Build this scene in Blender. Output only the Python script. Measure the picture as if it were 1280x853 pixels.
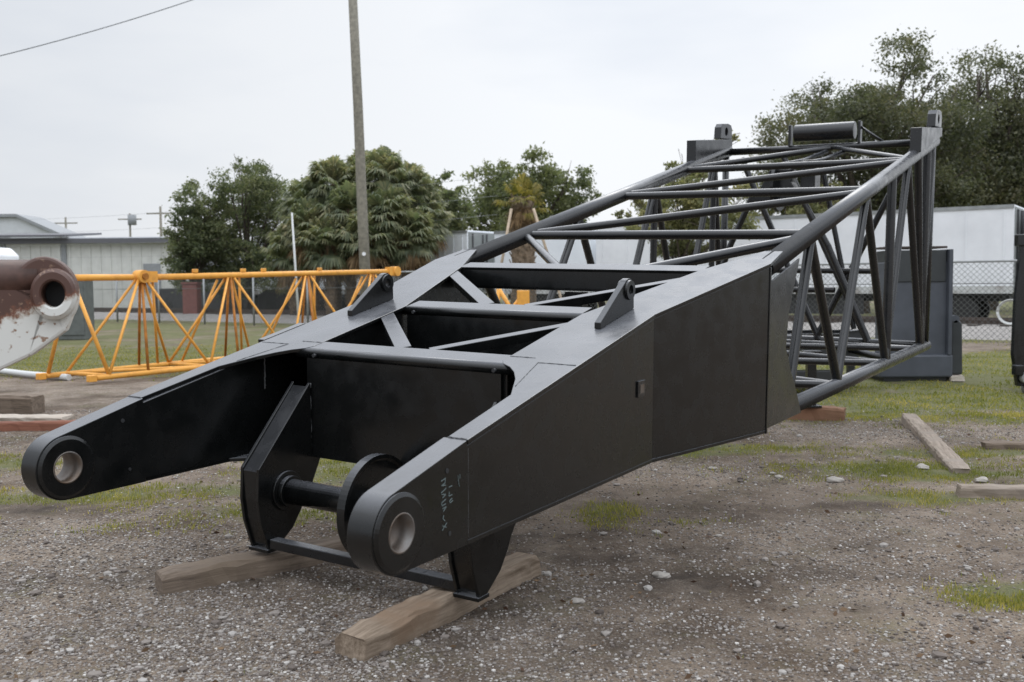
import bpy, bmesh, math, random
import numpy as np
from mathutils import Vector, Matrix
random.seed(7); RNG = np.random.default_rng(7)
R = math.radians
for o in list(bpy.data.objects): bpy.data.objects.remove(o)
sc = bpy.context.scene
COL = sc.collection

# ------------------------------------------------------------------ camera
cam = bpy.data.cameras.new('camera'); co = bpy.data.objects.new('camera', cam); COL.objects.link(co)
cam.sensor_width = 36.0; cam.lens = 1243.93/1280*36.0
cam.clip_start = 0.05; cam.clip_end = 3000
co.matrix_world = Matrix.Translation((0, 0, 1.6)) @ Matrix.Rotation(R(90-3.3025), 4, 'X') @ Matrix.Rotation(R(-0.4993), 4, 'Z')
cam.dof.use_dof = True; cam.dof.focus_distance = 5.6; cam.dof.aperture_fstop = 3.6
sc.camera = co
sc.render.resolution_x = 1024; sc.render.resolution_y = 682

# ------------------------------------------------------------------ sky, sun, exposure
SUN_EL, SUN_AZ = 48, 15            # degrees; azimuth clockwise from +y
wd = bpy.data.worlds.new('World'); sc.world = wd; wd.use_nodes = True
nt = wd.node_tree; N = nt.nodes; LK = nt.links
bg = N['Background']; bg.inputs['Strength'].default_value = 0.1
sky = N.new('ShaderNodeTexSky'); sky.sky_type = 'NISHITA'; sky.sun_disc = False
sky.sun_elevation = R(SUN_EL); sky.sun_rotation = R(SUN_AZ); sky.air_density = 1.2; sky.dust_density = 3.0
tc = N.new('ShaderNodeTexCoord')
mp = N.new('ShaderNodeMapping'); mp.inputs['Scale'].default_value = (1.0, 1.0, 3.6)
nz = N.new('ShaderNodeTexNoise'); nz.inputs['Scale'].default_value = 1.5; nz.inputs['Detail'].default_value = 5; nz.inputs['Roughness'].default_value = .5
rp = N.new('ShaderNodeValToRGB')
rp.color_ramp.elements[0].position = .30; rp.color_ramp.elements[0].color = (7.0, 7.65, 8.7, 1)
rp.color_ramp.elements[1].position = .62; rp.color_ramp.elements[1].color = (9.55, 9.85, 10.3, 1)
# the cloud deck is brighter round the veiled sun and greyer towards the left
sep = N.new('ShaderNodeSeparateXYZ')
mx = N.new('ShaderNodeMix'); mx.data_type = 'RGBA'; mx.inputs['Factor'].default_value = .94
mr = N.new('ShaderNodeMapRange'); mr.inputs['From Min'].default_value = -.55; mr.inputs['From Max'].default_value = .05
mr.inputs['To Min'].default_value = .82; mr.inputs['To Max'].default_value = 1.0
ml = N.new('ShaderNodeMix'); ml.data_type = 'RGBA'; ml.blend_type = 'MULTIPLY'; ml.inputs['Factor'].default_value = 1
cmb = N.new('ShaderNodeCombineColor')
zr = N.new('ShaderNodeMapRange'); zr.inputs['From Min'].default_value = .27; zr.inputs['From Max'].default_value = .75; zr.inputs['To Min'].default_value = 1.0; zr.inputs['To Max'].default_value = 2.6   # an overcast deck is about twice as bright overhead
mz = N.new('ShaderNodeMath'); mz.operation = 'MULTIPLY'
LK.new(tc.outputs['Generated'], mp.inputs['Vector']); LK.new(mp.outputs[0], nz.inputs['Vector']); LK.new(nz.outputs['Fac'], rp.inputs['Fac'])
LK.new(tc.outputs['Generated'], sep.inputs[0]); LK.new(sep.outputs['X'], mr.inputs['Value'])
LK.new(sep.outputs['Z'], zr.inputs['Value']); LK.new(mr.outputs[0], mz.inputs[0]); LK.new(zr.outputs[0], mz.inputs[1])
yr = N.new('ShaderNodeMapRange'); yr.inputs['From Min'].default_value = -.6; yr.inputs['From Max'].default_value = .25; yr.inputs['To Min'].default_value = 1.15; yr.inputs['To Max'].default_value = 1.0   # unseen sky behind the camera lifted to brighten surfaces facing it
my = N.new('ShaderNodeMath'); my.operation = 'MULTIPLY'; LK.new(sep.outputs['Y'], yr.inputs['Value']); LK.new(mz.outputs[0], my.inputs[0]); LK.new(yr.outputs[0], my.inputs[1])
for k in range(3): LK.new(my.outputs[0], cmb.inputs[k])
LK.new(rp.outputs['Color'], ml.inputs['A']); LK.new(cmb.outputs[0], ml.inputs['B'])
LK.new(sky.outputs[0], mx.inputs['A']); LK.new(ml.outputs['Result'], mx.inputs['B']); LK.new(mx.outputs['Result'], bg.inputs['Color'])
sl = bpy.data.lights.new('sun', 'SUN'); sl.energy = 0.6; sl.angle = R(25); sl.color = (1, .97, .92)
so = bpy.data.objects.new('sun', sl); COL.objects.link(so)
sd = Vector((math.sin(R(SUN_AZ))*math.cos(R(SUN_EL)), math.cos(R(SUN_AZ))*math.cos(R(SUN_EL)), math.sin(R(SUN_EL))))
so.rotation_euler = (-sd).to_track_quat('-Z', 'Y').to_euler(); so.location = (0, 0, 30)
sc.view_settings.view_transform = 'Standard'; sc.view_settings.look = 'None'
sc.view_settings.exposure = 0.0; sc.view_settings.gamma = 1.0; sc.view_settings.use_curve_mapping = False

# ------------------------------------------------------------------ helpers
class MB:
    def __init__(s): s.v = []; s.f = []; s.sm = []
    def add(s, vs, fs, smooth=False):
        b = len(s.v); s.v += [tuple(map(float, q)) for q in vs]; s.f += [tuple(i+b for i in f) for f in fs]
        s.sm += ([smooth]*len(fs)) if isinstance(smooth, bool) else smooth
        return s
    def box(s, c, size, M=None):
        x, y, z = [q/2 for q in size]
        vs = [Vector((i*x, j*y, k*z)) for i in (-1, 1) for j in (-1, 1) for k in (-1, 1)]
        if M is not None: vs = [M @ q for q in vs]
        vs = [q+Vector(c) for q in vs]
        return s.add(vs, [(0, 1, 3, 2), (4, 6, 7, 5), (0, 4, 5, 1), (2, 3, 7, 6), (0, 2, 6, 4), (1, 5, 7, 3)])
    def bar(s, p, q, w, h, up=(0, 0, 1)):
        """rectangular bar from p to q, w wide, h deep along up"""
        p = Vector(p); q = Vector(q); d = (q-p); L = d.length; d.normalize(); u = Vector(up)
        x = d.cross(u).normalized(); z = x.cross(d).normalized()
        M = Matrix((x, d, z)).transposed()
        return s.box((p+q)/2, (w, L, h), M)
    def tube(s, p, q, r, n=14, r2=None, caps=True):
        p = Vector(p); q = Vector(q); d = (q-p).normalized(); r2 = r if r2 is None else r2
        a = Vector((0, 0, 1)) if abs(d.z) < .9 else Vector((1, 0, 0))
        x = d.cross(a).normalized(); y = d.cross(x)
        vs = []
        for c, rr in ((p, r), (q, r2)):
            for i in range(n):
                t = 2*math.pi*i/n; vs.append(c+x*math.cos(t)*rr+y*math.sin(t)*rr)
        fs = [(i, i+n, (i+1) % n+n, (i+1) % n) for i in range(n)]; sm = [True]*n
        if caps: fs += [tuple(range(n)), tuple(range(2*n-1, n-1, -1))]; sm += [False, False]
        return s.add(vs, fs, sm)
    def path(s, pts, r, n=8, rs=None):
        pts = [Vector(p) for p in pts]; rs = rs or [r]*len(pts); vs = []; fs = []
        for i, p in enumerate(pts):
            d = (pts[min(i+1, len(pts)-1)]-pts[max(i-1, 0)]).normalized()
            a = Vector((0, 0, 1)) if abs(d.z) < .9 else Vector((1, 0, 0))
            x = d.cross(a).normalized(); y = d.cross(x)
            for k in range(n):
                t = 2*math.pi*k/n; vs.append(p+x*math.cos(t)*rs[i]+y*math.sin(t)*rs[i])
        for i in range(len(pts)-1):
            for k in range(n): fs.append((i*n+k, (i+1)*n+k, (i+1)*n+(k+1) % n, i*n+(k+1) % n))
        sm = [True]*len(fs)
        fs += [tuple(range(n)), tuple(range(len(pts)*n-1, len(pts)*n-n-1, -1))]; sm += [False, False]
        return s.add(vs, fs, sm)
    def prism(s, poly, e, holes=()):
        """polygon (3D points, planar) extruded by e; holes are lists of 3D points"""
        e = Vector(e); poly = [Vector(p) for p in poly]
        bm = bmesh.new()
        loops = [poly]+[[Vector(p) for p in h] for h in holes]
        edges = []
        for lp in loops:
            vv = [bm.verts.new(p) for p in lp]
            edges += [bm.edges.new((vv[i], vv[(i+1) % len(vv)])) for i in range(len(vv))]
        if holes: bmesh.ops.triangle_fill(bm, edges=edges, use_beauty=True)
        else: bm.faces.new(bm.verts[:])
        fs0 = bm.faces[:]
        ret = bmesh.ops.extrude_face_region(bm, geom=fs0)
        bmesh.ops.translate(bm, verts=[g for g in ret['geom'] if isinstance(g, bmesh.types.BMVert)], vec=e)
        bmesh.ops.recalc_face_normals(bm, faces=bm.faces[:])
        bm.verts.index_update()
        s.add([v.co for v in bm.verts], [[v.index for v in f.verts] for f in bm.faces]); bm.free()
        return s
    def build(s, name, mat, parent=None, bevel=0, loc=None):
        me = bpy.data.meshes.new(name); me.from_pydata(s.v, [], s.f); me.update()
        me.polygons.foreach_set('use_smooth', s.sm)
        return link(name, me, mat, parent, bevel, loc)
def link(name, me, mat, parent=None, bevel=0, loc=None):
    for m in (mat if isinstance(mat, (list, tuple)) else [mat]): me.materials.append(m)
    o = bpy.data.objects.new(name, me); COL.objects.link(o)
    if parent is not None: o.parent = parent
    if loc is not None: o.location = loc
    if bevel:
        b = o.modifiers.new('bevel', 'BEVEL'); b.width = bevel; b.segments = 2; b.limit_method = 'ANGLE'; b.angle_limit = R(40)
    return o
def npmesh(name, v, f, mat, parent=None, smooth=False):
    """v (n,3) array, f (m,k) index array"""
    me = bpy.data.meshes.new(name); k = f.shape[1]
    me.vertices.add(len(v)); me.vertices.foreach_set('co', np.ascontiguousarray(v, dtype=np.float32).ravel())
    me.loops.add(f.size); me.loops.foreach_set('vertex_index', np.ascontiguousarray(f, dtype=np.int32).ravel())
    me.polygons.add(len(f)); me.polygons.foreach_set('loop_start', np.arange(0, f.size, k, dtype=np.int32))
    me.polygons.foreach_set('use_smooth', np.full(len(f), smooth)); me.update(calc_edges=True)
    return link(name, me, mat, parent)
def thing(name, label, cat, loc=(0, 0, 0), rz=0, group=None):
    o = bpy.data.objects.new(name, None); COL.objects.link(o); o.location = loc; o.rotation_euler = (0, 0, rz); o.empty_display_size = .2
    return tag(o, label, cat, group)
def tag(o, label, cat, group=None):
    o['label'] = label; o['category'] = cat
    if group: o['group'] = group
    return o
def kind(o, k): o['kind'] = k; return o

# ------------------------------------------------------------------ materials
def mat(name, col, rough=.6, metal=0, spec=.5, var=0, vscale=6, bump=0, bscale=40, coat=0, col2=None, p0=.35, p1=.65, detail=6, coords='Object', coat_r=.15):
    m = bpy.data.materials.new(name); m.use_nodes = True; nt = m.node_tree; b = nt.nodes['Principled BSDF']
    b.inputs['Base Color'].default_value = (*col, 1); b.inputs['Roughness'].default_value = rough
    b.inputs['Metallic'].default_value = metal; b.inputs['Specular IOR Level'].default_value = spec
    b.inputs['Coat Weight'].default_value = coat; b.inputs['Coat Roughness'].default_value = coat_r
    t = nt.nodes.new('ShaderNodeTexCoord')
    if var or col2:
        n = nt.nodes.new('ShaderNodeTexNoise'); n.inputs['Scale'].default_value = vscale; n.inputs['Detail'].default_value = detail; n.inputs['Roughness'].default_value = .62
        nt.links.new(t.outputs[coords], n.inputs['Vector'])
        r = nt.nodes.new('ShaderNodeValToRGB'); r.color_ramp.elements[0].position = p0; r.color_ramp.elements[1].position = p1
        c2 = col2 if col2 else tuple(min(1, q*(1+var)) for q in col); c1 = col if col2 else tuple(q*(1-var) for q in col)
        r.color_ramp.elements[0].color = (*c1, 1); r.color_ramp.elements[1].color = (*c2, 1)
        nt.links.new(n.outputs['Fac'], r.inputs['Fac']); nt.links.new(r.outputs['Color'], b.inputs['Base Color'])
    if bump:
        n2 = nt.nodes.new('ShaderNodeTexNoise'); n2.inputs['Scale'].default_value = bscale; n2.inputs['Detail'].default_value = 4
        nt.links.new(t.outputs[coords], n2.inputs['Vector'])
        bp = nt.nodes.new('ShaderNodeBump'); bp.inputs['Strength'].default_value = bump; bp.inputs['Distance'].default_value = .02
        nt.links.new(n2.outputs['Fac'], bp.inputs['Height']); nt.links.new(bp.outputs[0], b.inputs['Normal'])
    return m
def island_mat(name, stops, rough=.7, spec=.3, vscale=0, thru=0):
    """random colour per loose piece (each leaf, blade or pebble its own)"""
    m = bpy.data.materials.new(name); m.use_nodes = True; nt = m.node_tree; b = nt.nodes['Principled BSDF']
    b.inputs['Roughness'].default_value = rough; b.inputs['Specular IOR Level'].default_value = spec
    g = nt.nodes.new('ShaderNodeNewGeometry'); r = nt.nodes.new('ShaderNodeValToRGB')
    el = r.color_ramp.elements
    el[0].position, el[0].color = stops[0][0], (*stops[0][1], 1); el[1].position, el[1].color = stops[-1][0], (*stops[-1][1], 1)
    for p, c in stops[1:-1]:
        e = el.new(p); e.color = (*c, 1)
    nt.links.new(g.outputs['Random Per Island'], r.inputs['Fac'])
    if vscale:
        t = nt.nodes.new('ShaderNodeTexCoord'); n = nt.nodes.new('ShaderNodeTexNoise'); n.inputs['Scale'].default_value = vscale; n.inputs['Detail'].default_value = 2
        nt.links.new(t.outputs['Object'], n.inputs['Vector'])
        mm = nt.nodes.new('ShaderNodeMath'); mm.operation = 'MULTIPLY_ADD'; mm.inputs[1].default_value = .55; 
        m3 = nt.nodes.new('ShaderNodeMath'); m3.operation = 'MULTIPLY_ADD'; m3.inputs[1].default_value = 1.5; m3.inputs[2].default_value = -.5
        nt.links.new(n.outputs['Fac'], m3.inputs[0]); nt.links.new(g.outputs['Random Per Island'], mm.inputs[0]); nt.links.new(m3.outputs[0], mm.inputs[2]); nt.links.new(mm.outputs[0], r.inputs['Fac'])
    nt.links.new(r.outputs['Color'], b.inputs['Base Color'])
    if thru:
        tr = nt.nodes.new('ShaderNodeBsdfTranslucent'); mxs = nt.nodes.new('ShaderNodeMixShader'); mxs.inputs[0].default_value = thru
        g2 = nt.nodes.new('ShaderNodeMix'); g2.data_type = 'RGBA'; g2.blend_type = 'MULTIPLY'; g2.inputs['Factor'].default_value = 1; nt.links.new(r.outputs['Color'], g2.inputs['A']); g2.inputs['B'].default_value = (1.5, 1.6, 1.1, 1)
        nt.links.new(g2.outputs['Result'], tr.inputs['Color']); out = nt.nodes['Material Output']
        nt.links.new(b.outputs[0], mxs.inputs[1]); nt.links.new(tr.outputs[0], mxs.inputs[2]); nt.links.new(mxs.outputs[0], out.inputs['Surface'])
    return m
def paint_mat(name, col, dust, rough, coat, dust_amt=.5, dust_sheen=.115, flat=True):
    """gloss machine paint: thin road dust in irregular streaks, roughness varies, faint orange peel"""
    m = bpy.data.materials.new(name); m.use_nodes = True; nt = m.node_tree; b = nt.nodes['Principled BSDF']; L = nt.links
    t = nt.nodes.new('ShaderNodeTexCoord')
    n = nt.nodes.new('ShaderNodeTexNoise'); n.inputs['Scale'].default_value = 3.0; n.inputs['Detail'].default_value = 8; n.inputs['Roughness'].default_value = .65
    L.new(t.outputs['Object'], n.inputs['Vector'])
    r = nt.nodes.new('ShaderNodeValToRGB'); r.color_ramp.elements[0].position = .38; r.color_ramp.elements[1].position = .75
    r.color_ramp.elements[0].color = (*col, 1); r.color_ramp.elements[1].color = (*[c+(d-c)*dust_amt for c, d in zip(col, dust)], 1)
    L.new(n.outputs['Fac'], r.inputs['Fac'])
    # upward faces coloured paler: settled dust plus sky sheen painted in, broken by noise
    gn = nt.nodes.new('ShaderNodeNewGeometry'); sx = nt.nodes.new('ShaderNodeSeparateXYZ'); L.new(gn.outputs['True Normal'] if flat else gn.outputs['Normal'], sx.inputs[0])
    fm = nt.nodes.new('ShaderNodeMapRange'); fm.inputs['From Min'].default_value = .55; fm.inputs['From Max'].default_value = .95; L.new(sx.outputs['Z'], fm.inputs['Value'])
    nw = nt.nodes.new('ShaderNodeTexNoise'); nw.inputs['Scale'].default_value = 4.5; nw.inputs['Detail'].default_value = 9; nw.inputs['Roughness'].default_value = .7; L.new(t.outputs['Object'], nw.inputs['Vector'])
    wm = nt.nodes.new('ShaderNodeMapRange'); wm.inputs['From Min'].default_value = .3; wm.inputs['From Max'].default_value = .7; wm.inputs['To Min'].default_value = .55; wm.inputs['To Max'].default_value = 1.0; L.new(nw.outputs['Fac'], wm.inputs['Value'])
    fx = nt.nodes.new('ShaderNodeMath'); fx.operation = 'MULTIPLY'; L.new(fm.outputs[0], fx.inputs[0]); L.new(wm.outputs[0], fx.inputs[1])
    dx = nt.nodes.new('ShaderNodeMix'); dx.data_type = 'RGBA'; L.new(fx.outputs[0], dx.inputs['Factor']); L.new(r.outputs['Color'], dx.inputs['A']); dx.inputs['B'].default_value = (dust_sheen, dust_sheen*1.03, dust_sheen*1.12, 1)
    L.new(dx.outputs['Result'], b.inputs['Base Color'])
    n3 = nt.nodes.new('ShaderNodeTexNoise'); n3.inputs['Scale'].default_value = 9; n3.inputs['Detail'].default_value = 5
    L.new(t.outputs['Object'], n3.inputs['Vector'])
    mr = nt.nodes.new('ShaderNodeMapRange'); mr.inputs['To Min'].default_value = rough-.08; mr.inputs['To Max'].default_value = rough+.1; mr.inputs['From Min'].default_value = .3; mr.inputs['From Max'].default_value = .7
    L.new(n3.outputs['Fac'], mr.inputs['Value']); L.new(mr.outputs[0], b.inputs['Roughness'])
    b.inputs['Specular IOR Level'].default_value = .5; b.inputs['Coat Weight'].default_value = coat; b.inputs['Coat Roughness'].default_value = .28
    n2 = nt.nodes.new('ShaderNodeTexNoise'); n2.inputs['Scale'].default_value = 260; n2.inputs['Detail'].default_value = 2
    n4 = nt.nodes.new('ShaderNodeTexNoise'); n4.inputs['Scale'].default_value = 2.2; n4.inputs['Detail'].default_value = 1
    L.new(t.outputs['Object'], n2.inputs['Vector']); L.new(t.outputs['Object'], n4.inputs['Vector'])
    bp = nt.nodes.new('ShaderNodeBump'); bp.inputs['Strength'].default_value = .05; bp.inputs['Distance'].default_value = .002
    bp2 = nt.nodes.new('ShaderNodeBump'); bp2.inputs['Strength'].default_value = .16; bp2.inputs['Distance'].default_value = .012
    L.new(n2.outputs['Fac'], bp.inputs['Height']); L.new(n4.outputs['Fac'], bp2.inputs['Height']); L.new(bp2.outputs[0], bp.inputs['Normal']); L.new(bp.outputs[0], b.inputs['Normal'])
    return m
M = {}
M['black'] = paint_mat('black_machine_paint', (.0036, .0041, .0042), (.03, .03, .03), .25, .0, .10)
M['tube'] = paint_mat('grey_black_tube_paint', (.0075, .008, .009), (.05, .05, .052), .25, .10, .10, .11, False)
M['weld'] = mat('weld_bead_paint', (.05, .052, .055), .35, spec=.8, bump=.6, bscale=120)
M['bare'] = mat('bare_bore_steel', (.17, .165, .16), .45, metal=.5, col2=(.11, .075, .05), vscale=7)
M['chalk'] = mat('pale_chalk', (.11, .14, .14), .9)
M['yellow'] = mat('orange_yellow_paint', (.74, .35, .06), .5, col2=(.54, .24, .05), vscale=7, spec=.4, p0=.48, p1=.74, detail=9)
M['yellow_rust'] = mat('browned_yellow_paint', (.34, .13, .02), .6, var=.3, vscale=7, spec=.3)
M['timber'] = None
M['slab_grey'] = mat('blue_grey_paint', (.064, .071, .086), .5, var=.18, vscale=2)
M['slab_dark'] = mat('dark_grey_paint', (.03, .034, .036), .5, var=.2, vscale=2)
M['galv'] = mat('galvanised_steel', (.30, .31, .31), .5, metal=.5, var=.15, vscale=3)
M['wire'] = mat('weathered_fence_wire', (.14, .145, .14), .6, metal=.4)
M['rail'] = mat('rusty_rail', (.045, .030, .023), .6, var=.3)
M['sleeper'] = mat('dark_sleeper', (.06, .05, .042), .9, var=.3)
M['white'] = mat('chalky_white_trailer', (.80, .81, .83), .45, col2=(.70, .71, .73), vscale=.8)
M['white2'] = mat('bluish_white_trailer', (.80, .83, .86), .45, col2=(.72, .75, .79), vscale=.8)
M['greydoor'] = mat('grey_trailer_door', (.24, .255, .25), .5, var=.1, vscale=2)
M['under'] = mat('dark_undercarriage', (.03, .03, .032), .7, var=.3)
M['rubber'] = mat('tyre_rubber', (.022, .022, .022), .85)
M['stain'] = mat('stained_white_rail', (.52, .53, .52), .6, col2=(.24, .21, .19), vscale=1.6, p0=.45, p1=.7)
M['bark'] = mat('grey_brown_bark', (.075, .06, .048), .9, var=.4, vscale=12, bump=.6, bscale=20)
M['pole'] = mat('weathered_pole_wood', (.20, .185, .15), .85, var=.25, vscale=8, bump=.3, bscale=30)
M['palmbark'] = mat('palm_boots', (.17, .125, .085), .9, var=.45, vscale=9, bump=.8, bscale=12)
M['stake'] = mat('pale_stake_wood', (.42, .33, .24), .8, var=.15)
M['oak_leaf'] = island_mat('oak_leaves', [(0, (0.0408, 0.0479, 0.0284)), (0.45, (0.078, 0.0854, 0.0461)), (0.8, (0.1299, 0.1282, 0.0709)), (1, (0.1857, 0.1623, 0.0975))], .5, .5, vscale=.35, thru=.42)
M['cedar_leaf'] = island_mat('cedar_leaves', [(0, (0.0493, 0.0634, 0.0383)), (0.5, (0.0984, 0.117, 0.0602)), (1, (0.2051, 0.2072, 0.1094))], .6, .35, vscale=.5, thru=.42)
M['mid_leaf'] = island_mat('hazy_oak_leaves', [(0, (0.0621, 0.0776, 0.0435)), (0.5, (0.1165, 0.132, 0.0652)), (1, (0.2018, 0.2096, 0.101))], .6, .35, vscale=.3, thru=.42)
M['bush_leaf'] = island_mat('yellow_green_leaves', [(0, (0.0791, 0.0867, 0.0448)), (0.5, (0.1727, 0.1734, 0.082)), (1, (0.2878, 0.2535, 0.1268))], .6, .35, vscale=.5, thru=.42)
M['palm_leaf'] = island_mat('palm_leaflets', [(0, (0.0688, 0.0879, 0.0532)), (0.4, (0.1352, 0.1571, 0.0883)), (0.75, (0.2336, 0.2304, 0.1325)), (1, (0.4181, 0.3559, 0.2062))], .5, .5, vscale=.5, thru=.42)
M['palm_yellow'] = island_mat('yellowing_palm_leaflets', [(0, (0.0832, 0.0873, 0.0219)), (0.5, (0.1782, 0.1539, 0.0383)), (1, (0.297, 0.2257, 0.0656))], .6, .3, thru=.42)
M['palm_dead'] = island_mat('dead_palm_leaflets', [(0, (0.1061, 0.0704, 0.0424)), (0.5, (0.2122, 0.1407, 0.0796)), (1, (0.3448, 0.243, 0.1459))], .8, .2, thru=.42)
M['grass'] = island_mat('grass_blades', [(0, (0.0918, 0.0999, 0.0243)), (0.4, (0.167, 0.1769, 0.0378)), (0.7, (0.2671, 0.2384, 0.0608)), (1, (0.4339, 0.3383, 0.1217))], .6, .25, vscale=1.1, thru=.42)
M['pebble'] = island_mat('loose_gravel', [(0, (.07, .056, .048)), (.35, (.15, .126, .11)), (.65, (.235, .21, .19)), (.93, (.33, .31, .29)), (1, (.50, .475, .445))], .75, .3)
M['stone'] = mat('pale_stone', (.31, .285, .255), .8, var=.2, vscale=18, bump=.5, bscale=30)
M['litter'] = island_mat('dry_leaf_litter', [(0, (0.075, 0.04, 0.0256)), (0.6, (0.12, 0.076, 0.044)), (1, (0.18, 0.12, 0.072))], .8, .2)
M['bwall'] = mat('grey_metal_cladding', (.56, .56, .53), .6, var=.08, vscale=1.5)
M['bwall2'] = mat('blue_grey_cladding', (.50, .52, .54), .6, var=.06, vscale=1.5)
M['bdark'] = mat('darker_grey_cladding', (.24, .25, .26), .6, var=.08)
M['roofm'] = mat('pale_roof_metal', (.62, .64, .67), .4, var=.06)
M['trim'] = mat('dark_roof_edge', (.10, .10, .11), .6)
M['red'] = mat('faded_red_paint', (.17, .06, .05), .6, var=.2)
M['box_green'] = mat('grey_green_cabinet', (.105, .115, .11), .6, var=.15)
M['pvc'] = mat('white_pipe', (.55, .56, .55), .5)
M['dark'] = mat('shadow_dark_steel', (.018, .019, .021), .5)

def wood_mat(name, c1, c2, c3, rough=.85):
    m = bpy.data.materials.new(name); m.use_nodes = True; nt = m.node_tree; b = nt.nodes['Principled BSDF']; L = nt.links
    b.inputs['Roughness'].default_value = rough; b.inputs['Specular IOR Level'].default_value = .25
    t = nt.nodes.new('ShaderNodeTexCoord'); mp = nt.nodes.new('ShaderNodeMapping'); mp.inputs['Scale'].default_value = (26, 1.3, 26)
    n = nt.nodes.new('ShaderNodeTexNoise'); n.inputs['Scale'].default_value = 1.6; n.inputs['Detail'].default_value = 8; n.inputs['Roughness'].default_value = .65
    L.new(t.outputs['Object'], mp.inputs['Vector']); L.new(mp.outputs[0], n.inputs['Vector'])
    r = nt.nodes.new('ShaderNodeValToRGB'); r.color_ramp.elements[0].position = .33; r.color_ramp.elements[1].position = .66
    r.color_ramp.elements[0].color = (*c1, 1); r.color_ramp.elements[1].color = (*c2, 1); L.new(n.outputs['Fac'], r.inputs['Fac'])
    n2 = nt.nodes.new('ShaderNodeTexNoise'); n2.inputs['Scale'].default_value = 3.2; n2.inputs['Detail'].default_value = 4; L.new(t.outputs['Object'], n2.inputs['Vector'])
    r2 = nt.nodes.new('ShaderNodeValToRGB'); r2.color_ramp.elements[0].position = .52; r2.color_ramp.elements[1].position = .66; L.new(n2.outputs['Fac'], r2.inputs['Fac'])
    x = nt.nodes.new('ShaderNodeMix'); x.data_type = 'RGBA'; L.new(r2.outputs['Color'], x.inputs['Factor']); L.new(r.outputs['Color'], x.inputs['A']); x.inputs['B'].default_value = (*c3, 1)
    L.new(x.outputs['Result'], b.inputs['Base Color'])
    bp = nt.nodes.new('ShaderNodeBump'); bp.inputs['Strength'].default_value = .55; bp.inputs['Distance'].default_value = .01; L.new(n.outputs['Fac'], bp.inputs['Height']); L.new(bp.outputs[0], b.inputs['Normal'])
    return m
M['timber'] = wood_mat('weathered_timber', (.13, .095, .066), (.31, .245, .185), (.20, .14, .095))
M['timber_dark'] = wood_mat('damp_timber', (.09, .068, .052), (.22, .172, .132), (.15, .115, .085))
M['timber_grey'] = wood_mat('grey_timber', (.16, .125, .095), (.34, .285, .235), (.25, .21, .175))
M['timber_red'] = wood_mat('red_brown_timber', (.15, .06, .04), (.26, .115, .075), (.20, .09, .06))
M['timber_pale'] = wood_mat('pale_plank', (.34, .29, .24), (.52, .47, .41), (.42, .36, .30))
M['timber_orange'] = wood_mat('brown_block', (.16, .085, .05), (.26, .15, .095), (.22, .115, .07))

# ------------------------------------------------------------------ ground height and zones
def sstep(a, b, x): t = np.clip((x-a)/(b-a), 0, 1); return t*t*(3-2*t)
_p = RNG.random((7, 2))*7
def lump(x, y, s=1.0):
    """cheap smooth noise, about -1..1"""
    v = 0
    for i in range(7):
        a = 2.4*i+.7; k = s*(.55+.35*i)
        v = v+np.sin(k*(x*math.cos(a)+y*math.sin(a))+_p[i, 0])*np.cos(k*.83*(y*math.cos(a)-x*math.sin(a))+_p[i, 1])
    return v/3.2
def ground_z(x, y):
    x = np.asarray(x, float); y = np.asarray(y, float)
    base = .085*sstep(13.0, 7.5, y)
    near = sstep(26, 12, np.hypot(x, y))
    berm = .22*np.exp(-(((x+.82*0-14.0)*.57+(y-29.3)*.82)/1.6)**2)       # low railway bank
    return base+near*(.012*lump(x, y, 2.2)+.006*lump(x+3, y, 7))+berm
def gz(x, y): return float(ground_z(x, y))
GRASS = [(-3.3, 7.1, 1.2, .45, .75), (-2.35, 7.3, .9, .3, .6), (-1.65, 6.5, .5, .35, .8), (-2.3, 6.2, .6, .2, .5), (-1.2, 8.3, 1.0, .8, .65), (-9, 23, 8, 3.2, 1.2), (0, 24, 9, 5, .9),
         (6.2, 13.6, 3.6, 2.6, 1.0), (9, 18, 6, 3.4, 1.1), (3.4, 17.5, 4, 2.5, .9), (3.2, 7.9, 1.3, .5, .75), (1.9, 8.95, 1.3, .4, .65), (2.9, 6.85, .7, .3, .6), (2.36, 4.68, .26, .2, 1.1),
         (.64, 6.45, .22, .35, .85), (6.0, 11.5, 1.6, .8, .8), (3.8, 8.7, .9, .3, .7), (4.2, 11.8, 1.2, .7, .7), (1.2, 6.2, .3, .12, .45), (-4.6, 8.6, 1.2, .5, .5), (-6, 17.8, 1.6, .5, .6)]
GRAVEL = [(-2.6, 5.2, 1.6, 1.2, 1.0), (-1.0, 4.3, 1.5, .7, .9), (-6.6, 14.6, 4, 1.9, 1.2), (3.5, 10.2, 1.3, .6, 1.0), (-2.7, 9.9, 1.6, .7, .8), (-.5, 5.0, .6, .8, 1.0), (-1.4, 6.9, .5, .3, .8), (1.6, 7.9, .9, .45, .6), (.2, 5.0, .5, .5, .5), (10, 24, 10, 1.3, 1.0), (1.6, 5.6, 1.0, .8, .45), (4.7, 10.0, .8, .4, .7), (5.9, 11.9, .6, .2, .8)]
DAMP_SHADE = [(-3.3, 6.7, .5, .22, 1.0), (-1.55, 5.1, .8, .24, 1.0), (.85, 4.95, .45, .22, 1.0), (2.28, 6.63, .32, .12, 1.0), (.2, 4.1, .7, .25, .6), (.12, 5.7, .4, .55, .9), (1.6, 5.1, .8, .25, .4), (-.15, 4.8, .35, .6, .8), (-.3, 4.2, .2, .25, .8), (2.0, 5.6, .3, .12, .8), (1.0, 5.6, .25, .1, .8), (1.5, 4.5, .3, .1, .7), (.9, 6.6, 1.2, .5, .45), (.6, 5.4, .4, .12, .6)]  # damp soil, plus shade under boom and timbers painted into the colour
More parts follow.
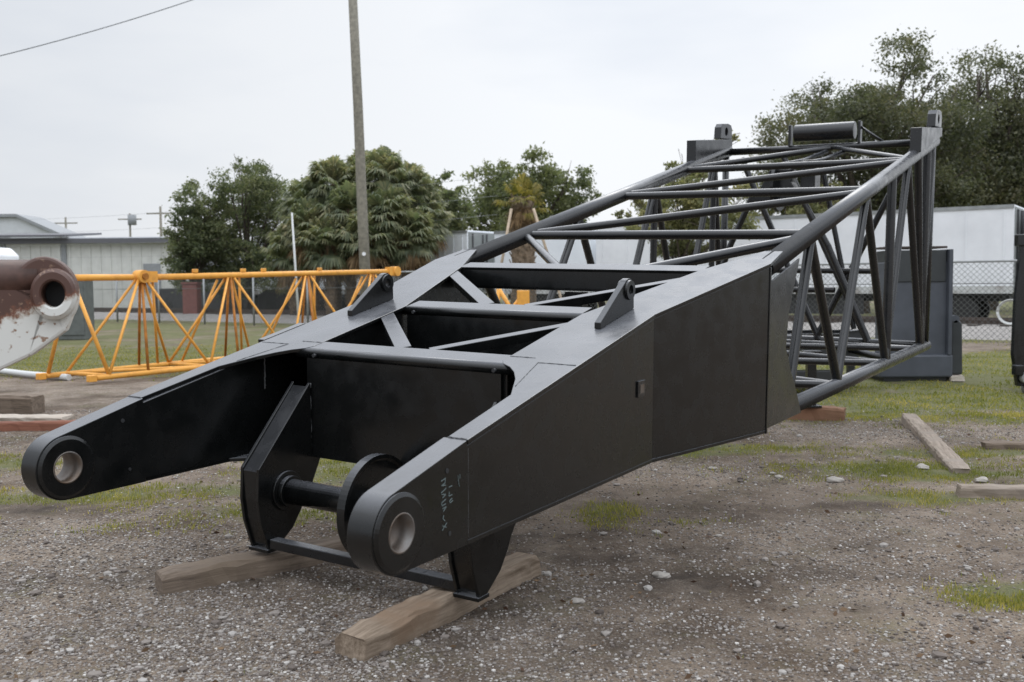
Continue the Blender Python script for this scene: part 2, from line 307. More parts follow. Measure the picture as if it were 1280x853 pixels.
def zone(lst, x, y, n=.45, s=3.0):
    v = np.zeros_like(x)
    for cx, cy, rx, ry, a in lst: v = np.maximum(v, a*np.exp(-(((x-cx)/rx)**2+((y-cy)/ry)**2)*.8))
    return np.clip(v*(1+n*lump(x, y, s))+n*.25*lump(x+5, y-2, s*2.6)*np.minimum(1, v*3), 0, 1)
def axis(lo, fine_lo, fine_hi, hi, d, g):
    a = list(np.arange(fine_lo, fine_hi, d)); st = d; x = a[-1]
    while x < hi: st *= g; x += st; a.append(min(x, hi))
    st = d; x = a[0]; b = []
    while x > lo: st *= g; x -= st; b.append(max(x, lo))
    return np.array(b[::-1]+a)
gx = axis(-700, -7, 8, 700, .085, 1.09); gy = axis(-40, 2.8, 13, 1200, .085, 1.07)
X, Y = np.meshgrid(gx, gy); Z = ground_z(X, Y)
nx, ny = len(gx), len(gy)
idx = np.arange(nx*ny).reshape(ny, nx)
F = np.stack([idx[:-1, :-1], idx[:-1, 1:], idx[1:, 1:], idx[1:, :-1]], -1).reshape(-1, 4)

def ground_mat():
    m = bpy.data.materials.new('yard_ground'); m.use_nodes = True; nt = m.node_tree; b = nt.nodes['Principled BSDF']; L = nt.links
    b.inputs['Specular IOR Level'].default_value = .2; b.inputs['Roughness'].default_value = .9
    def node(t, **k):
        n = nt.nodes.new(t)
        for a, v in k.items(): n.inputs[a].default_value = v
        return n
    t = nt.nodes.new('ShaderNodeTexCoord'); at = nt.nodes.new('ShaderNodeAttribute'); at.attribute_name = 'zones'
    sp = nt.nodes.new('ShaderNodeSeparateColor'); L.new(at.outputs['Color'], sp.inputs[0])
    def noise(scale, detail=6, rough=.6):
        n = node('ShaderNodeTexNoise', Scale=scale, Detail=detail, Roughness=rough); L.new(t.outputs['Object'], n.inputs['Vector']); return n.outputs['Fac']
    def ramp(f, stops):
        r = nt.nodes.new('ShaderNodeValToRGB'); e = r.color_ramp.elements
        e[0].position, e[0].color = stops[0][0], (*stops[0][1], 1); e[1].position, e[1].color = stops[-1][0], (*stops[-1][1], 1)
        for p, c in stops[1:-1]: q = e.new(p); q.color = (*c, 1)
        L.new(f, r.inputs['Fac']); return r.outputs['Color']
    def mix(f, a, c, mode='MIX'):
        n = nt.nodes.new('ShaderNodeMix'); n.data_type = 'RGBA'; n.blend_type = mode
        for s, v in (('Factor', f), ('A', a), ('B', c)):
            if isinstance(v, (int, float)): n.inputs[s].default_value = v
            elif isinstance(v, tuple): n.inputs[s].default_value = (*v, 1)
            else: L.new(v, n.inputs[s])
        return n.outputs['Result']
    def math_(op, a, c):
        n = nt.nodes.new('ShaderNodeMath'); n.operation = op; n.use_clamp = True
        for i, v in enumerate((a, c)):
            if isinstance(v, (int, float)): n.inputs[i].default_value = v
            else: L.new(v, n.inputs[i])
        return n.outputs[0]
    dirt = ramp(noise(2.3, 9, .7), [(.3, (.080, .059, .046)), (.45, (.155, .120, .093)), (.58, (.212, .171, .137)), (.74, (.252, .211, .175))])
    grain = ramp(noise(70, 5, .75), [(.3, (.62, .60, .58)), (.5, (1, 1, 1)), (.72, (1.3, 1.28, 1.25))]); dirt = mix(.8, dirt, grain, 'MULTIPLY')
    # embedded stones at two sizes, each cell its own grey
    def stones(scale, lo):
        v = node('ShaderNodeTexVoronoi', Scale=scale); L.new(t.outputs['Object'], v.inputs['Vector'])
        s = nt.nodes.new('ShaderNodeSeparateColor'); L.new(v.outputs['Color'], s.inputs[0])
        c = ramp(s.outputs[0], [(0, (.080, .064, .050)), (.4, (.18, .155, .13)), (.75, (.30, .275, .25)), (.93, (.39, .365, .335)), (1, (.54, .51, .46))])
        keep = ramp(s.outputs[1], [(lo, (0, 0, 0)), (lo+.05, (1, 1, 1))])
        edge = ramp(v.outputs['Distance'], [(.3, (1, 1, 1)), (.62, (0, 0, 0))])
        return c, mix(1.0, keep, edge, 'MULTIPLY'), v.outputs['Distance']
    c1, k1, d1 = stones(62, .45); c2, k2, d2 = stones(130, .3)
    patch = noise(1.1, 7, .7); pm = ramp(patch, [(.38, (0, 0, 0)), (.62, (1, 1, 1))])
    gm = math_('ADD', math_('MULTIPLY', sp.outputs[1], .85), math_('MULTIPLY', pm, .35))
    col = mix(math_('MULTIPLY', k2, math_('ADD', math_('MULTIPLY', gm, .6), .26)), dirt, c2)
    col = mix(math_('MULTIPLY', k1, math_('ADD', math_('MULTIPLY', gm, .65), .20)), col, c1)
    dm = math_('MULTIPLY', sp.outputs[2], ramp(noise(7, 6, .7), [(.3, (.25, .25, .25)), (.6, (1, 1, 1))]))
    big = ramp(noise(.75, 7, .68), [(.38, (.55, .50, .45)), (.50, (.95, .93, .90)), (.62, (1.15, 1.12, 1.07))]); col = mix(1.0, col, big, 'MULTIPLY')   # soil is browner in broad patches
    moss = math_('MULTIPLY', ramp(noise(1.7, 8, .75), [(.54, (0, 0, 0)), (.66, (1, 1, 1))]), .38); col = mix(moss, col, (.105, .105, .045))
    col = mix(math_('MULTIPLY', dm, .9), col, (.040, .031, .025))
    gcol = ramp(noise(5, 8, .75), [(.28, (.062, .082, .020)), (.5, (.095, .112, .032)), (.64, (.145, .138, .052)), (.8, (.20, .17, .10))])
    gf = noise(9, 9, .8)
    gmask = ramp(math_('ADD', math_('MULTIPLY', sp.outputs[0], 1.0), math_('SUBTRACT', gf, .5)), [(.30, (0, 0, 0)), (.60, (1, 1, 1))])
    col = mix(math_('MULTIPLY', gmask, .72), col, gcol)
    L.new(col, b.inputs['Base Color'])
    h = math_('ADD', math_('MULTIPLY', noise(28, 8, .7), .7), math_('MULTIPLY', math_('SUBTRACT', 1.0, d1), .25))
    bp = nt.nodes.new('ShaderNodeBump'); bp.inputs['Strength'].default_value = .9; bp.inputs['Distance'].default_value = .035; L.new(h, bp.inputs['Height']); L.new(bp.outputs[0], b.inputs['Normal'])
    return m
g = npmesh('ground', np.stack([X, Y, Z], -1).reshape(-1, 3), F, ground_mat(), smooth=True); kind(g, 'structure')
far_grass = sstep(16, 20, Y)*.75
ZG = np.clip(np.maximum(zone(GRASS, X, Y), far_grass*(.75+.35*lump(X, Y, .8))), 0, 1)
ZV = zone(GRAVEL, X, Y); ZD = zone(DAMP_SHADE, X, Y, .5, 6)
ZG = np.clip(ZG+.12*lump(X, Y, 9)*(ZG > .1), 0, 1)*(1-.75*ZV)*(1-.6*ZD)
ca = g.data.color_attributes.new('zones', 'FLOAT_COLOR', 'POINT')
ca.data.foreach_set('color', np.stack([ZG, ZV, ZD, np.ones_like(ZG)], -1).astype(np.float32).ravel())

# ------------------------------------------------------------------ the black boom heel section
bO = (-1.256, 3.980, 0.611)
bA = Vector((.532, .846, .027)).normalized(); bL = Vector((-.847, .531, .030)); bL = (bL-bA*bL.dot(bA)).normalized(); bU = bA.cross(bL)
boom = thing('crane_boom_section', 'long black lattice boom heel with two forked lugs, resting on timbers in the foreground', 'crane boom')
boom.matrix_world = Matrix.Translation(bO) @ Matrix((bA, bL, bU)).transposed().to_4x4()
H1, H2, XK, XB, XL = 1.011, 1.259, 2.149, 3.29, 9.2
HP, RO, TT, TOP0 = .152, .150, math.tan(R(12.4346)), .3215
TT2 = math.tan(R(12.5876))
def top(u): return TOP0+TT*min(u, XB)+TT2*max(u-XB, 0)
def half(u): return H1 if u < XK else (H1+(H2-H1)*(u-XK)/(XB-XK) if u < XB else H2)
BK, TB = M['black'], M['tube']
PT = .02                                              # plate thickness
nrm = Vector((-TT, 0, 1)).normalized()
for s in (1, -1):
    # lug and side plate: one outline in the u-w plane with the pin hole, 0.11 thick
    a0 = math.pi/2+math.atan(TT); arc = [a0+(math.pi*1.5-a0)*i/96 for i in range(97)]
    out = [(RO*math.cos(a), HP+RO*math.sin(a)) for a in arc]+[(XK, PT), (XK, top(XK)-PT-.002)]
    out = [(u, w if u > -1 else w) for u, w in out]
    # plates top and bottom lie on the outline from u=.35 on; the nose itself is the bare lug
    out = [(RO*math.cos(a), HP+RO*math.sin(a)) for a in arc]+[(.42, 0), (.42, PT), (XK, PT), (XK, top(XK)-PT-.002), (.42, top(.42)-PT-.002), (.42, top(.42)-.002)]
    hole = [(.0735*math.cos(2*math.pi*i/40), HP+.0735*math.sin(2*math.pi*i/40)) for i in range(40)]
    vi = s*.898; vo = s*1.009
    MB().prism([(u, vi, w) for u, w in out], (0, vo-vi, 0), [[(u, vi, w) for u, w in hole]]).build('side_plate', BK, boom, .003)
    # raised boss ring on both faces and the bare bore
    for face, dirn in ((vo, s), (vi, -s)):
        rb = MB(); vs = []; n = 56; prof = [(.0735, 0), (.0735, .012), (.128, .012), (.142, .004), (.143, 0)]
        for i in range(n):
            t = 2*math.pi*i/n
            for rr, d in prof: vs.append((rr*math.cos(t), face+dirn*d, HP+rr*math.sin(t)))
        k = len(prof); fs = [(i*k+j, i*k+j+1, ((i+1) % n)*k+j+1, ((i+1) % n)*k+j) for i in range(n) for j in range(k-1)]
        rb.add(vs, fs, False); rb.build('boss_ring', BK, boom)
    bb = MB(); n = 48; vs = []
    for i in range(n):
        t = 2*math.pi*i/n
        for rr, v in ((.0732, vi-s*.0125), (.066, vi-s*.0125), (.066, vo+s*.0125), (.0732, vo+s*.0125)): vs.append((rr*math.cos(t), v, HP+rr*math.sin(t)))
    bb.add(vs, [(i*4+j, i*4+(j+1) % 4, ((i+1) % n)*4+(j+1) % 4, ((i+1) % n)*4+j) for i in range(n) for j in range(4)], True); bb.build('pin_bushing', M['bare'], boom)
    # top flange: narrow along the lug, widening through a curved gusset, flaring with the side
    inn = [(.42, .915), (.9, .905), (.985, .862), (1.08, .815), (1.165, .755), (1.225, .695), (1.262, .634), (1.30, .606), (2.10, .606), (3.10, .884), (3.62, 1.115)]
    outr = [(3.62, 1.235), (XB, H2+.004), (XK, H1+.004), (.42, H1+.002)]
    MB().prism([(u, s*v, top(u)-PT) for u, v in inn+outr], tuple(nrm*PT)).build('top_flange', BK, boom, .003)
    MB().prism([(u, s*v, 0) for u, v in [(.42, .905), (.95, .90), (1.25, .606), (2.10, .606), (3.10, .884), (3.30, .95), (3.30, H2-.002), (XK, H1-.002), (.42, H1-.002)]], (0, 0, PT)).build('bottom_flange', BK, boom, .003)
    # inner web of the box, and the flared side panel ending in a thick edge
    MB().prism([(u, s*.628, w) for u, w in [(1.28, PT+.002), (2.10, PT+.002), (2.10, top(2.10)-PT-.004), (1.28, top(1.28)-PT-.004)]], (0, s*.016, 0)).build('inner_web', BK, boom)
    MB().prism([(2.104, s*.630, PT+.002), (3.10, s*.904, PT+.002), (3.10, s*.904, top(3.10)-PT-.004), (2.104, s*.630, top(2.104)-PT-.004)], (0, s*.016, 0)).build('inner_web', BK, boom)
    q = [(XK+.002, H1-.004, PT+.001), (XB, H2-.004, PT+.001), (XB, H2-.004, top(XB)-PT-.003), (XK+.002, H1-.004, top(XK)-PT-.003)]
    MB().prism([(u, s*v, w) for u, v, w in q], (.004, -s*.022, 0)).build('flare_panel', BK, boom, .003)
    MB().prism([(XB+.002, s*(H2+.003), -.002), (XB+.002, s*(H2-.10), -.002), (XB+.002, s*(H2-.10), top(XB)-PT-.004), (XB+.002, s*(H2+.003), top(XB)-PT-.004)], (.022, 0, 0)).build('end_rib', BK, boom, .003)
    # fish-mouth gusset that laps the tubes of the lattice
    gs = [(XB+.026, .025), (4.07, .02), (3.93, .20), (3.80, .34), (3.68, .50), (3.72, .72), (3.93, top(3.93)-.118), (XB+.026, top(XB)-.118)]
    MB().prism([(u, s*1.241, w) for u, w in gs], (0, s*.012, 0)).build('chord_gusset', TB, boom, .002)
# cross plates, with rolled (round) top edges
def cross_plate(u, v, depth, tube_r, lean=0):
    t = top(u); o = MB()
    o.prism([(u-.012, -v, t-tube_r-.002), (u-.012, v, t-tube_r-.002), (u-.012, v, t-depth), (u-.012, -v, t-depth)], (.024, 0, 0))
    c = o.build('cross_plate', BK, boom)
    e = MB(); e.tube((u, -v-.07, t-tube_r-.0015), (u, v+.07, t-tube_r-.0015), tube_r, 20); e.build('rolled_edge', BK, c)
    f = MB(); f.prism([(u+.002, -v+.0, top(u+.002)-.014), (u+.115, -v, top(u+.115)-.014), (u+.115, v, top(u+.115)-.014), (u+.002, v, top(u+.002)-.014)], tuple(nrm*.012)); f.build('cap_flange', BK, c)
    return c
cross_plate(1.27, .622, top(1.27)-.008, .028)
cross_plate(2.115, .60, top(2.115)-.1, .028)
cb = MB(); cb.prism([(3.08, -.90, top(3.08)-.001), (3.22, -.90, top(3.22)-.001), (3.22, .90, top(3.22)-.001), (3.08, .90, top(3.08)-.001)], tuple(-nrm*.02)); cb.box((3.10, 0, top(3.10)-.085), (.03, 1.79, .13)); cb.box((3.15, 0, top(3.15)-.15), (.13, 1.79, .018))
cb.build('cross_beam', BK, boom, .003)
MB().box((3.15, .0, top(3.15)/2-.09), (.09, .13, top(3.15)-.16)).build('centre_post', BK, boom, .004)
cbb = MB(); cbb.box((3.15, 0, .06), (.12, 1.78, .12)); cbb.build('cross_beam', BK, boom, .004)
# flat diagonal bars in the top face
def tbar(p, q, w, d):
    (u0, v0), (u1, v1) = p, q
    MB().bar((u0, v0, top(u0)-d/2-.006), (u1, v1, top(u1)-d/2-.006), w, d, nrm).build('diagonal_bar', BK, boom, .003)
tbar((1.40, .07), (1.96, .64), .085, .05); tbar((1.40, -.10), (1.96, -.64), .06, .05)
tbar((2.24, .10), (2.98, .89), .085, .05); tbar((2.24, -.16), (2.94, -.87), .06, .05)
# pad eyes standing on the top flanges
for s in (1, -1):
    v0 = s*.83-.02; u0, u1 = 1.84, 2.225
    pts = [(u0, top(u0)+.002), (u1+.01, top(u1+.01)+.002)]; cu, cw, rr = u1-.055, top(u1)+.105, .062
    arc = [(cu+rr*math.cos(R(a)), cw+rr*math.sin(R(a))) for a in range(-8, 146, 11)]
    poly = pts+arc+[(u0, top(u0)+.035)]
    ho = [(cu+.026*math.cos(2*math.pi*i/24), cw+.026*math.sin(2*math.pi*i/24)) for i in range(24)]
    pe = MB().prism([(u, v0, w) for u, w in poly], (0, .036, 0), [[(u, v0, w) for u, w in ho]]).build('pad_eye', BK, boom, .003)
    ck = MB()
    for v in (v0-.001, v0+.037):
        sgn = -1 if v < v0 else 1; n = 28; vs = []
        for i in range(n):
            t = 2*math.pi*i/n
            for rr2, d in ((.027, 0), (.027, .012), (.052, .012), (.054, 0)): vs.append((cu+rr2*math.cos(t), v+sgn*d, cw+rr2*math.sin(t)))
        ck.add(vs, [(i*4+j, i*4+j+1, ((i+1) % n)*4+j+1, ((i+1) % n)*4+j) for i in range(n) for j in range(3)], False)
    ck.build('cheek_ring', BK, pe)
# small bracket plates outside the flange, inspection plate on the right side, plug holes
MB().prism([(1.33, 1.016, top(1.33)-.035), (1.66, 1.016, top(1.66)-.035), (1.66, 1.016, top(1.66)+.004), (1.33, 1.016, top(1.33)+.004)], (0, .05, 0)).build('edge_bracket', BK, boom, .003)
MB().box((1.985, -1.0135, .42), (.085, .010, .085)).build('inspection_plate', TB, boom, .002)
MB().box((1.985, -1.0195, .42), (.045, .004, .045)).build('inspection_cover', M['bare'], boom)
def plug(u, v, w, r, n): o = MB().tube((u, v, w), Vector((u, v, w))+Vector(n)*.002, r, 14); return o.build('plug_hole', M['dark'], boom)
plug(.285, -1.0095, .318, .010, (0, -1, 0)); plug(.30, -1.0095, .075, .009, (0, -1, 0)); plug(.30, .8975, .32, .010, (0, -1, 0)); plug(.33, .8975, .08, .008, (0, -1, 0))
for u, v in ((1.245, .545), (1.245, -.60), (2.088, .53), (2.088, -.565)): MB().tube((u, v, top(u)-.03), (u-.02, v, top(u)-.03), .010, 12).build('plug_hole', M['dark'], boom)
# weld beads
def weld(pts, r=.005): MB().path(pts, r, 6).build('weld_bead', M['weld'], boom)
def wig(p, q, n=26, a=.0025):
    p = Vector(p); q = Vector(q); return [p.lerp(q, i/n)+Vector((random.uniform(-a, a), random.uniform(-a, a), random.uniform(-a, a))) for i in range(n+1)]
weld(wig((1.215, .898, .36), (1.215, .898, .57))); weld(wig((1.262, .600, .41), (1.262, .600, .01)))
for s in (1, -1):
    for p, q in (((1.36, s*.61), (1.36, s*.75)), ((1.30, s*.80), (1.30, s*1.0)), ((1.30, s*.80), (.99, s*.87)), ((.42, s*.92), (.42, s*1.005)), ((3.62, s*1.12), (3.62, s*1.23))):
        weld(wig((p[0], p[1], top(p[0])+.001), (q[0], q[1], top(q[0])+.001), 14, .001), .0022)
weld(wig((.425, -1.0085, .03), (.425, -1.0085, .38), 20, .0008), .0012)
# hanging foot brackets: two plates with a web between, sloping front up to the first cross plate
for s in (1, -1):
    outl = [(1.245, .415), (.865, .01), (.855, -.15), (.872, -.27), (.925, -.425), (.985, -.425), (1.10, -.345), (1.165, -.26), (1.195, -.20), (1.255, -.13), (1.32, -.005), (1.30, .0), (1.255, .02)]
    br = MB().prism([(u, s*.60-.009, w) for u, w in outl], (0, .018, 0)).build('foot_bracket', BK, boom, .003)
    MB().prism([(u, s*.715-.009, w) for u, w in outl], (0, .018, 0)).build('bracket_plate', BK, br, .003)
    web = [(1.238, .395), (.868, -.005), (.868, -.15), (.884, -.262), (.93, -.405)]
    wb = MB()
    for (a, b_), (c, d) in zip(web[:-1], web[1:]):
        dv = Vector((c-a, 0, d-b_)).normalized(); nn = Vector((-dv.z, 0, dv.x)); nn = nn if nn.x > 0 else -nn
        lo = min(s*.609, s*.706); hi = max(s*.609, s*.706)
        wb.prism([(a, lo, b_), (a, hi, b_), (c, hi, d), (c, lo, d)], tuple(nn*.012))
    wb.build('bracket_web', BK, br)
    # hub where the drum shaft is carried
    MB().tube((1.055, s*.591, -.135), (1.055, s*.575, -.135), .105, 32).tube((1.055, s*.575, -.135), (1.055, s*.545, -.135), .082, 28).build('shaft_hub', BK, br, .003)
    MB().box((.955, s*.6575, -.43), (.09, .14, .018)).build('foot_pad', BK, br, .002)
MB().bar((.955, .59, -.392), (.955, -.59, -.392), .062, .05).build('spreader_bar', TB, boom, .005)
MB().tube((1.055, -.56, -.135), (1.055, .56, -.135), .066, 32).build('drum_shaft', BK, boom)
dr = MB()
prof = [(.066, .016), (.232, .016), (.244, .024), (.262, .024), (.262, -.024), (.244, -.024), (.232, -.016), (.066, -.016)]
n = 72; vs = []; vD = -.02
for i in range(n):
    t = 2*math.pi*i/n
    for rr, d in prof: vs.append((1.055+rr*math.cos(t), vD+d, -.135+rr*math.sin(t)))
k = len(prof); dr.add(vs, [(i*k+j, i*k+j+1, ((i+1) % n)*k+j+1, ((i+1) % n)*k+j) for i in range(n) for j in range(k-1)], False)
fl = dr.build('drum_flange', BK, boom)
MB().tube((1.055, -.50, -.135), (1.055, -.16, -.135), .10, 28).build('drum_barrel', BK, boom)
# lattice: chords
RT, RL = .0665, .058
def ct(u): return top(u)-RT
VC = H2-RT-.02
for s in (1, -1):
    MB().tube((3.42, s*VC, ct(3.42)), (XL, s*VC, ct(XL)), RT, 24).build('chord', TB, boom)
    MB().tube((3.70, s*(H2-RL-.02), RL), (XL, s*(H2-RL-.02), RL-.01), RL, 24).build('chord', TB, boom)
def lac(p, q, r): MB().tube(p, q, r, 16, caps=False).build('lacing', TB, boom)
TN = {-1: [4.45, 6.10, 7.82], 1: [5.35, 7.02, 8.72]}; BN = {-1: [3.98, 5.30, 7.05, 8.80], 1: [4.45, 6.15, 7.80]}
VB = H2-RL-.02
for s in (1, -1):
    T = [(u, s*VC, ct(u)-.04) for u in TN[s]]; B = [(u, s*VB, RL+.03) for u in BN[s]]
    if s == -1: seq = [B[0], T[0], B[1], T[1], B[2], T[2], B[3], (9.12, s*VC, ct(9.12)-.05)]
    else: seq = [(3.72, s*VC, ct(3.72)-.05), B[0], T[0], B[1], T[1], B[2], T[2], (9.12, s*VB, RL+.02)]
    for a, b_ in zip(seq[:-1], seq[1:]): lac(a, b_, .035)
    MB().tube((9.12, s*VC, ct(9.12)), (9.12, s*VB, RL), .04, 16).build('end_post', TB, boom)
lac((7.02, VC, ct(7.02)-.05), (7.02, VB, .05), .036); lac((8.72, VC, ct(8.72)-.05), (8.72, VB, .05), .036); lac((8.35, -VC, ct(8.35)-.05), (8.80, -VB, .05), .04); lac((7.12, -VC, ct(7.12)-.05), (7.10, -VB, .05), .042); lac((8.85, -VC, ct(8.85)-.05), (8.86, -VB, .05), .042)
# top face lacing
z = lambda u: ct(u)-.005
tl = [((3.18, .10), (4.43, VC), .032), ((3.18, -.24), (4.33, -VC), .036), ((4.45, VC), (4.45, -VC), .036), ((4.50, VC), (6.10, -VC), .034), ((6.22, VC), (6.22, -VC), .036), ((6.30, VC), (7.80, -VC), .034), ((7.80, VC), (7.86, -VC), .036), ((7.92, VC), (9.06, -.08), .034), ((7.92, -VC), (9.06, -.14), .032)]
for (u0, v0), (u1, v1), r in tl: lac((u0, v0, z(u0)), (u1, v1, z(u1)), r)
# bottom face lacing
bl = [((3.2, -.9), (4.45, VB)), ((4.45, VB), (5.30, -VB)), ((5.30, -VB), (6.15, VB)), ((6.15, VB), (7.05, -VB)), ((7.05, -VB), (7.80, VB)), ((7.80, VB), (8.60, -VB)), ((8.60, VB), (8.60, -VB))]
for (u0, v0), (u1, v1) in bl: lac((u0, v0, RL), (u1, v1, RL), .032)
# end frame
MB().tube((9.12, -VC, ct(9.12)), (9.12, VC, ct(9.12)), .042, 16).build('end_beam', TB, boom)
MB().tube((9.12, -VB, .05), (9.12, VB, .05), .045, 16).build('end_beam', TB, boom)
for p, q, r in (((9.10, -.97, 2.2), (9.10, .02, .06), .036), ((9.10, .97, 2.2), (9.10, -.02, .06), .036), ((9.05, .45, 2.2), (9.05, -.58, .06), .034), ((9.05, .75, .86), (9.05, -.64, .87), .034), ((8.95, .75, .63), (8.95, -.22, .65), .034), ((9.08, .02, 2.15), (9.08, -.42, .2), .03)): lac(p, q, r)
# side plates with connection lugs on the far top corners
for s in (1, -1):
    v0 = s*1.195-.055
    sp = MB().prism([(8.05, v0, ct(8.05)+.045), (9.24, v0, ct(9.24)+.045), (9.24, v0, 2.445), (8.05, v0, 2.335)], (0, .11, 0)).build('connector_block', TB, boom, .006)
    ho = [(9.06+.05*math.cos(2*math.pi*i/20), 2.52+.05*math.sin(2*math.pi*i/20)) for i in range(20)]
    MB().prism([(u, v0+.012, w) for u, w in [(8.86, 2.425), (9.25, 2.447), (9.26, 2.57), (9.22, 2.615), (9.12, 2.625), (8.93, 2.605), (8.88, 2.56)]], (0, .086, 0), [[(u, v0+.012, w) for u, w in ho]]).build('connector_lug', TB, sp, .006)
# rope guide roller over the end beam and the sheave frame under it
MB().tube((9.12, -.345, 2.46), (9.12, .335, 2.46), .10, 32).build('guide_roller', TB, boom, .006)
for v in (.39, -.40):
    MB().bar((9.12, v, ct(9.12)+.03), (9.12, v, 2.56), .09, .03, (0, 1, 0)).build('roller_bracket', BK, boom, .004)
MB().tube((9.12, -.40, 2.50), (9.12, -.66, ct(9.12)+.03), .014, 8).build('bracket_brace', BK, boom)
MB().prism([(8.28, .55, 1.64), (8.28, .43, 1.85), (8.28, .36, 1.99), (8.28, .12, 1.99), (8.28, .12, 1.85), (8.28, .01, 1.64)], (.22, 0, 0)).build('sheave_guard', BK, boom, .01)
MB().tube((8.39, .27, 1.80), (8.39, .31, 1.80), .27, 36).build('rope_sheave', BK, boom, .008)
MB().bar((8.30, .58, 1.70), (8.30, -.20, 1.70), .07, .12).build('sheave_beam', BK, boom)
for v in (.34, .12):
    MB().path([(8.30, v+.03, 1.90), (8.32, v, 2.0), (8.38, v-.10, 2.05), (8.62, v-.25, 2.10), (8.95, v-.42, z(8.95)-.02)], .026, 10).build('rope_guard', TB, boom)
for a, b_ in (((8.30, .52, 1.78), (8.30, .80, 1.15)), ((8.30, .05, 1.75), (8.30, -.30, 1.15)), ((8.30, .80, 1.15), (8.30, 1.15, .15)), ((8.30, -.30, 1.15), (8.30, -.75, .15))): lac(a, b_, .034)
MB().box((8.5, -.03, 1.93), (.22, .16, .32)).build('sheave_housing', BK, boom, .01)
# chalk handwriting on the right lug (three short uneven lines that read downwards)
def side_pt(x, y):           # strokes are written in a 0..100 x 0..160 field on the plate
    return (.235+x*.00135, -1.0105, .295-y*.00147)
strokes = [[(8, 6), (30, 2)], [(28, 2), (26, 14), (10, 18), (30, 20)], [(8, 36), (32, 28)], [(10, 40), (30, 44), (14, 50)], [(30, 56), (10, 62), (12, 70), (30, 68)], [(14, 78), (32, 76), (18, 86)], [(20, 96), (16, 104), (26, 112)], [(14, 122), (32, 130)], [(34, 118), (12, 134)],
           [(44, 28), (60, 27)], [(46, 40), (44, 52), (60, 50)], [(60, 60), (46, 64), (50, 70), (64, 66)], [(88, 6), (90, 22), (95, 36)], [(98, 4), (97, 16)]]
ch = MB()
for st in strokes:
    pts = [Vector(side_pt(*q)) for q in st]
    for a, b_ in zip(pts[:-1], pts[1:]):
        ch.bar(a, b_, .0036 if st[0][0] < 80 else .002, .0012, (0, 1, 0))
ch.build('chalk_writing', M['chalk'], boom)

# ------------------------------------------------------------------ timbers, planks and blocks
def beam(name, label, cat, p, q, w, h, z0, m, group=None, rough=.012, taper=None):
    rough = rough*1.3
    """a weathered beam from p to q (ground points), with uneven edges"""
    p = Vector((*p, 0)); q = Vector((*q, 0)); L = (q-p).length; n = max(8, int(L/.07)); bm = MB()
    vs = []; ring = [(-.5, 0), (-.5, .86), (-.40, 1), (.40, 1), (.5, .86), (.5, 0)]
    for i in range(n+1):
        y = L*i/n; e = min(i, n-i)
        for (a, b_) in ring:
            k = 1-(.07 if e == 0 else (.02 if e == 1 else 0))
            vs.append((a*w*k+random.uniform(-rough, rough)*.5, y+(random.uniform(-rough, rough) if e == 0 else 0), b_*h*(k if b_ > .5 else 1)+random.uniform(-rough, rough)*.35*(b_ > .5)))
    r = len(ring); fs = []
    for i in range(n):
        for j in range(r): fs.append((i*r+j, i*r+(j+1) % r, (i+1)*r+(j+1) % r, (i+1)*r+j))
    fs += [tuple(range(r))[::-1], tuple(range(n*r, n*r+r))]
    bm.add(vs, fs)
    o = bm.build(name, m, None, .004); o.location = (p.x, p.y, z0); o.rotation_euler = (0, 0, math.atan2(-(q-p).x, (q-p).y))
    return tag(o, label, cat, group)
SG = 'timbers under the boom'
beam('timber_beam', 'brown squared timber nearest the camera, under the right foot of the black boom', 'timber', (-.665, 3.96), (.07, 5.16), .165, .15, .04, M['timber'], SG)
beam('timber_beam', 'damp dark timber under the left foot of the black boom', 'timber', (-1.76, 4.85), (-.72, 5.66), .17, .15, .045, M['timber_dark'], SG)
beam('timber_block', 'short red-brown block under the jack post at the far end of the black boom', 'timber block', (3.14, 11.46), (3.76, 11.18), .2, .17, 0, M['timber_orange'])
jp = thing('support_post', 'dark steel post standing on the brown block under the far boom end', 'support post', (3.40, 11.29, .17))
MB().box((0, 0, .31), (.10, .10, .62)).build('post', BK, jp, .004); MB().box((0, 0, .628), (.2, .2, .018)).build('head_plate', BK, jp); MB().box((0, 0, .009), (.2, .2, .018)).build('base_plate', BK, jp)
beam('plank', 'long grey weathered beam lying on the grass, pointing towards the camera', 'plank', (4.40, 11.0), (3.52, 7.75), .16, .12, .01, M['timber_grey'])
beam('plank', 'pale grey-brown plank at the right edge, nearest of the loose planks', 'plank', (3.12, 6.90), (4.5, 6.62), .13, .095, .075, M['timber_grey'])
beam('plank', 'dark grey plank at the right edge behind the nearer pale plank', 'plank', (4.28, 8.98), (5.6, 8.75), .14, .09, .04, M['timber_dark'])
beam('plank', 'pale bare plank on the gravel beneath the rusty white lug', 'plank', (-7.3, 11.9), (-5.28, 11.75), .30, .06, .02, M['timber_pale'])
beam('plank', 'red-brown timber on the gravel beside the left boom lug', 'plank', (-6.6, 10.75), (-4.72, 10.95), .17, .13, .0, M['timber_red'])
beam('timber_block', 'dark block carrying the post of the rusty white lug', 'timber block', (-7.2, 12.75), (-6.06, 12.65), .32, .24, 0, M['timber_dark'])
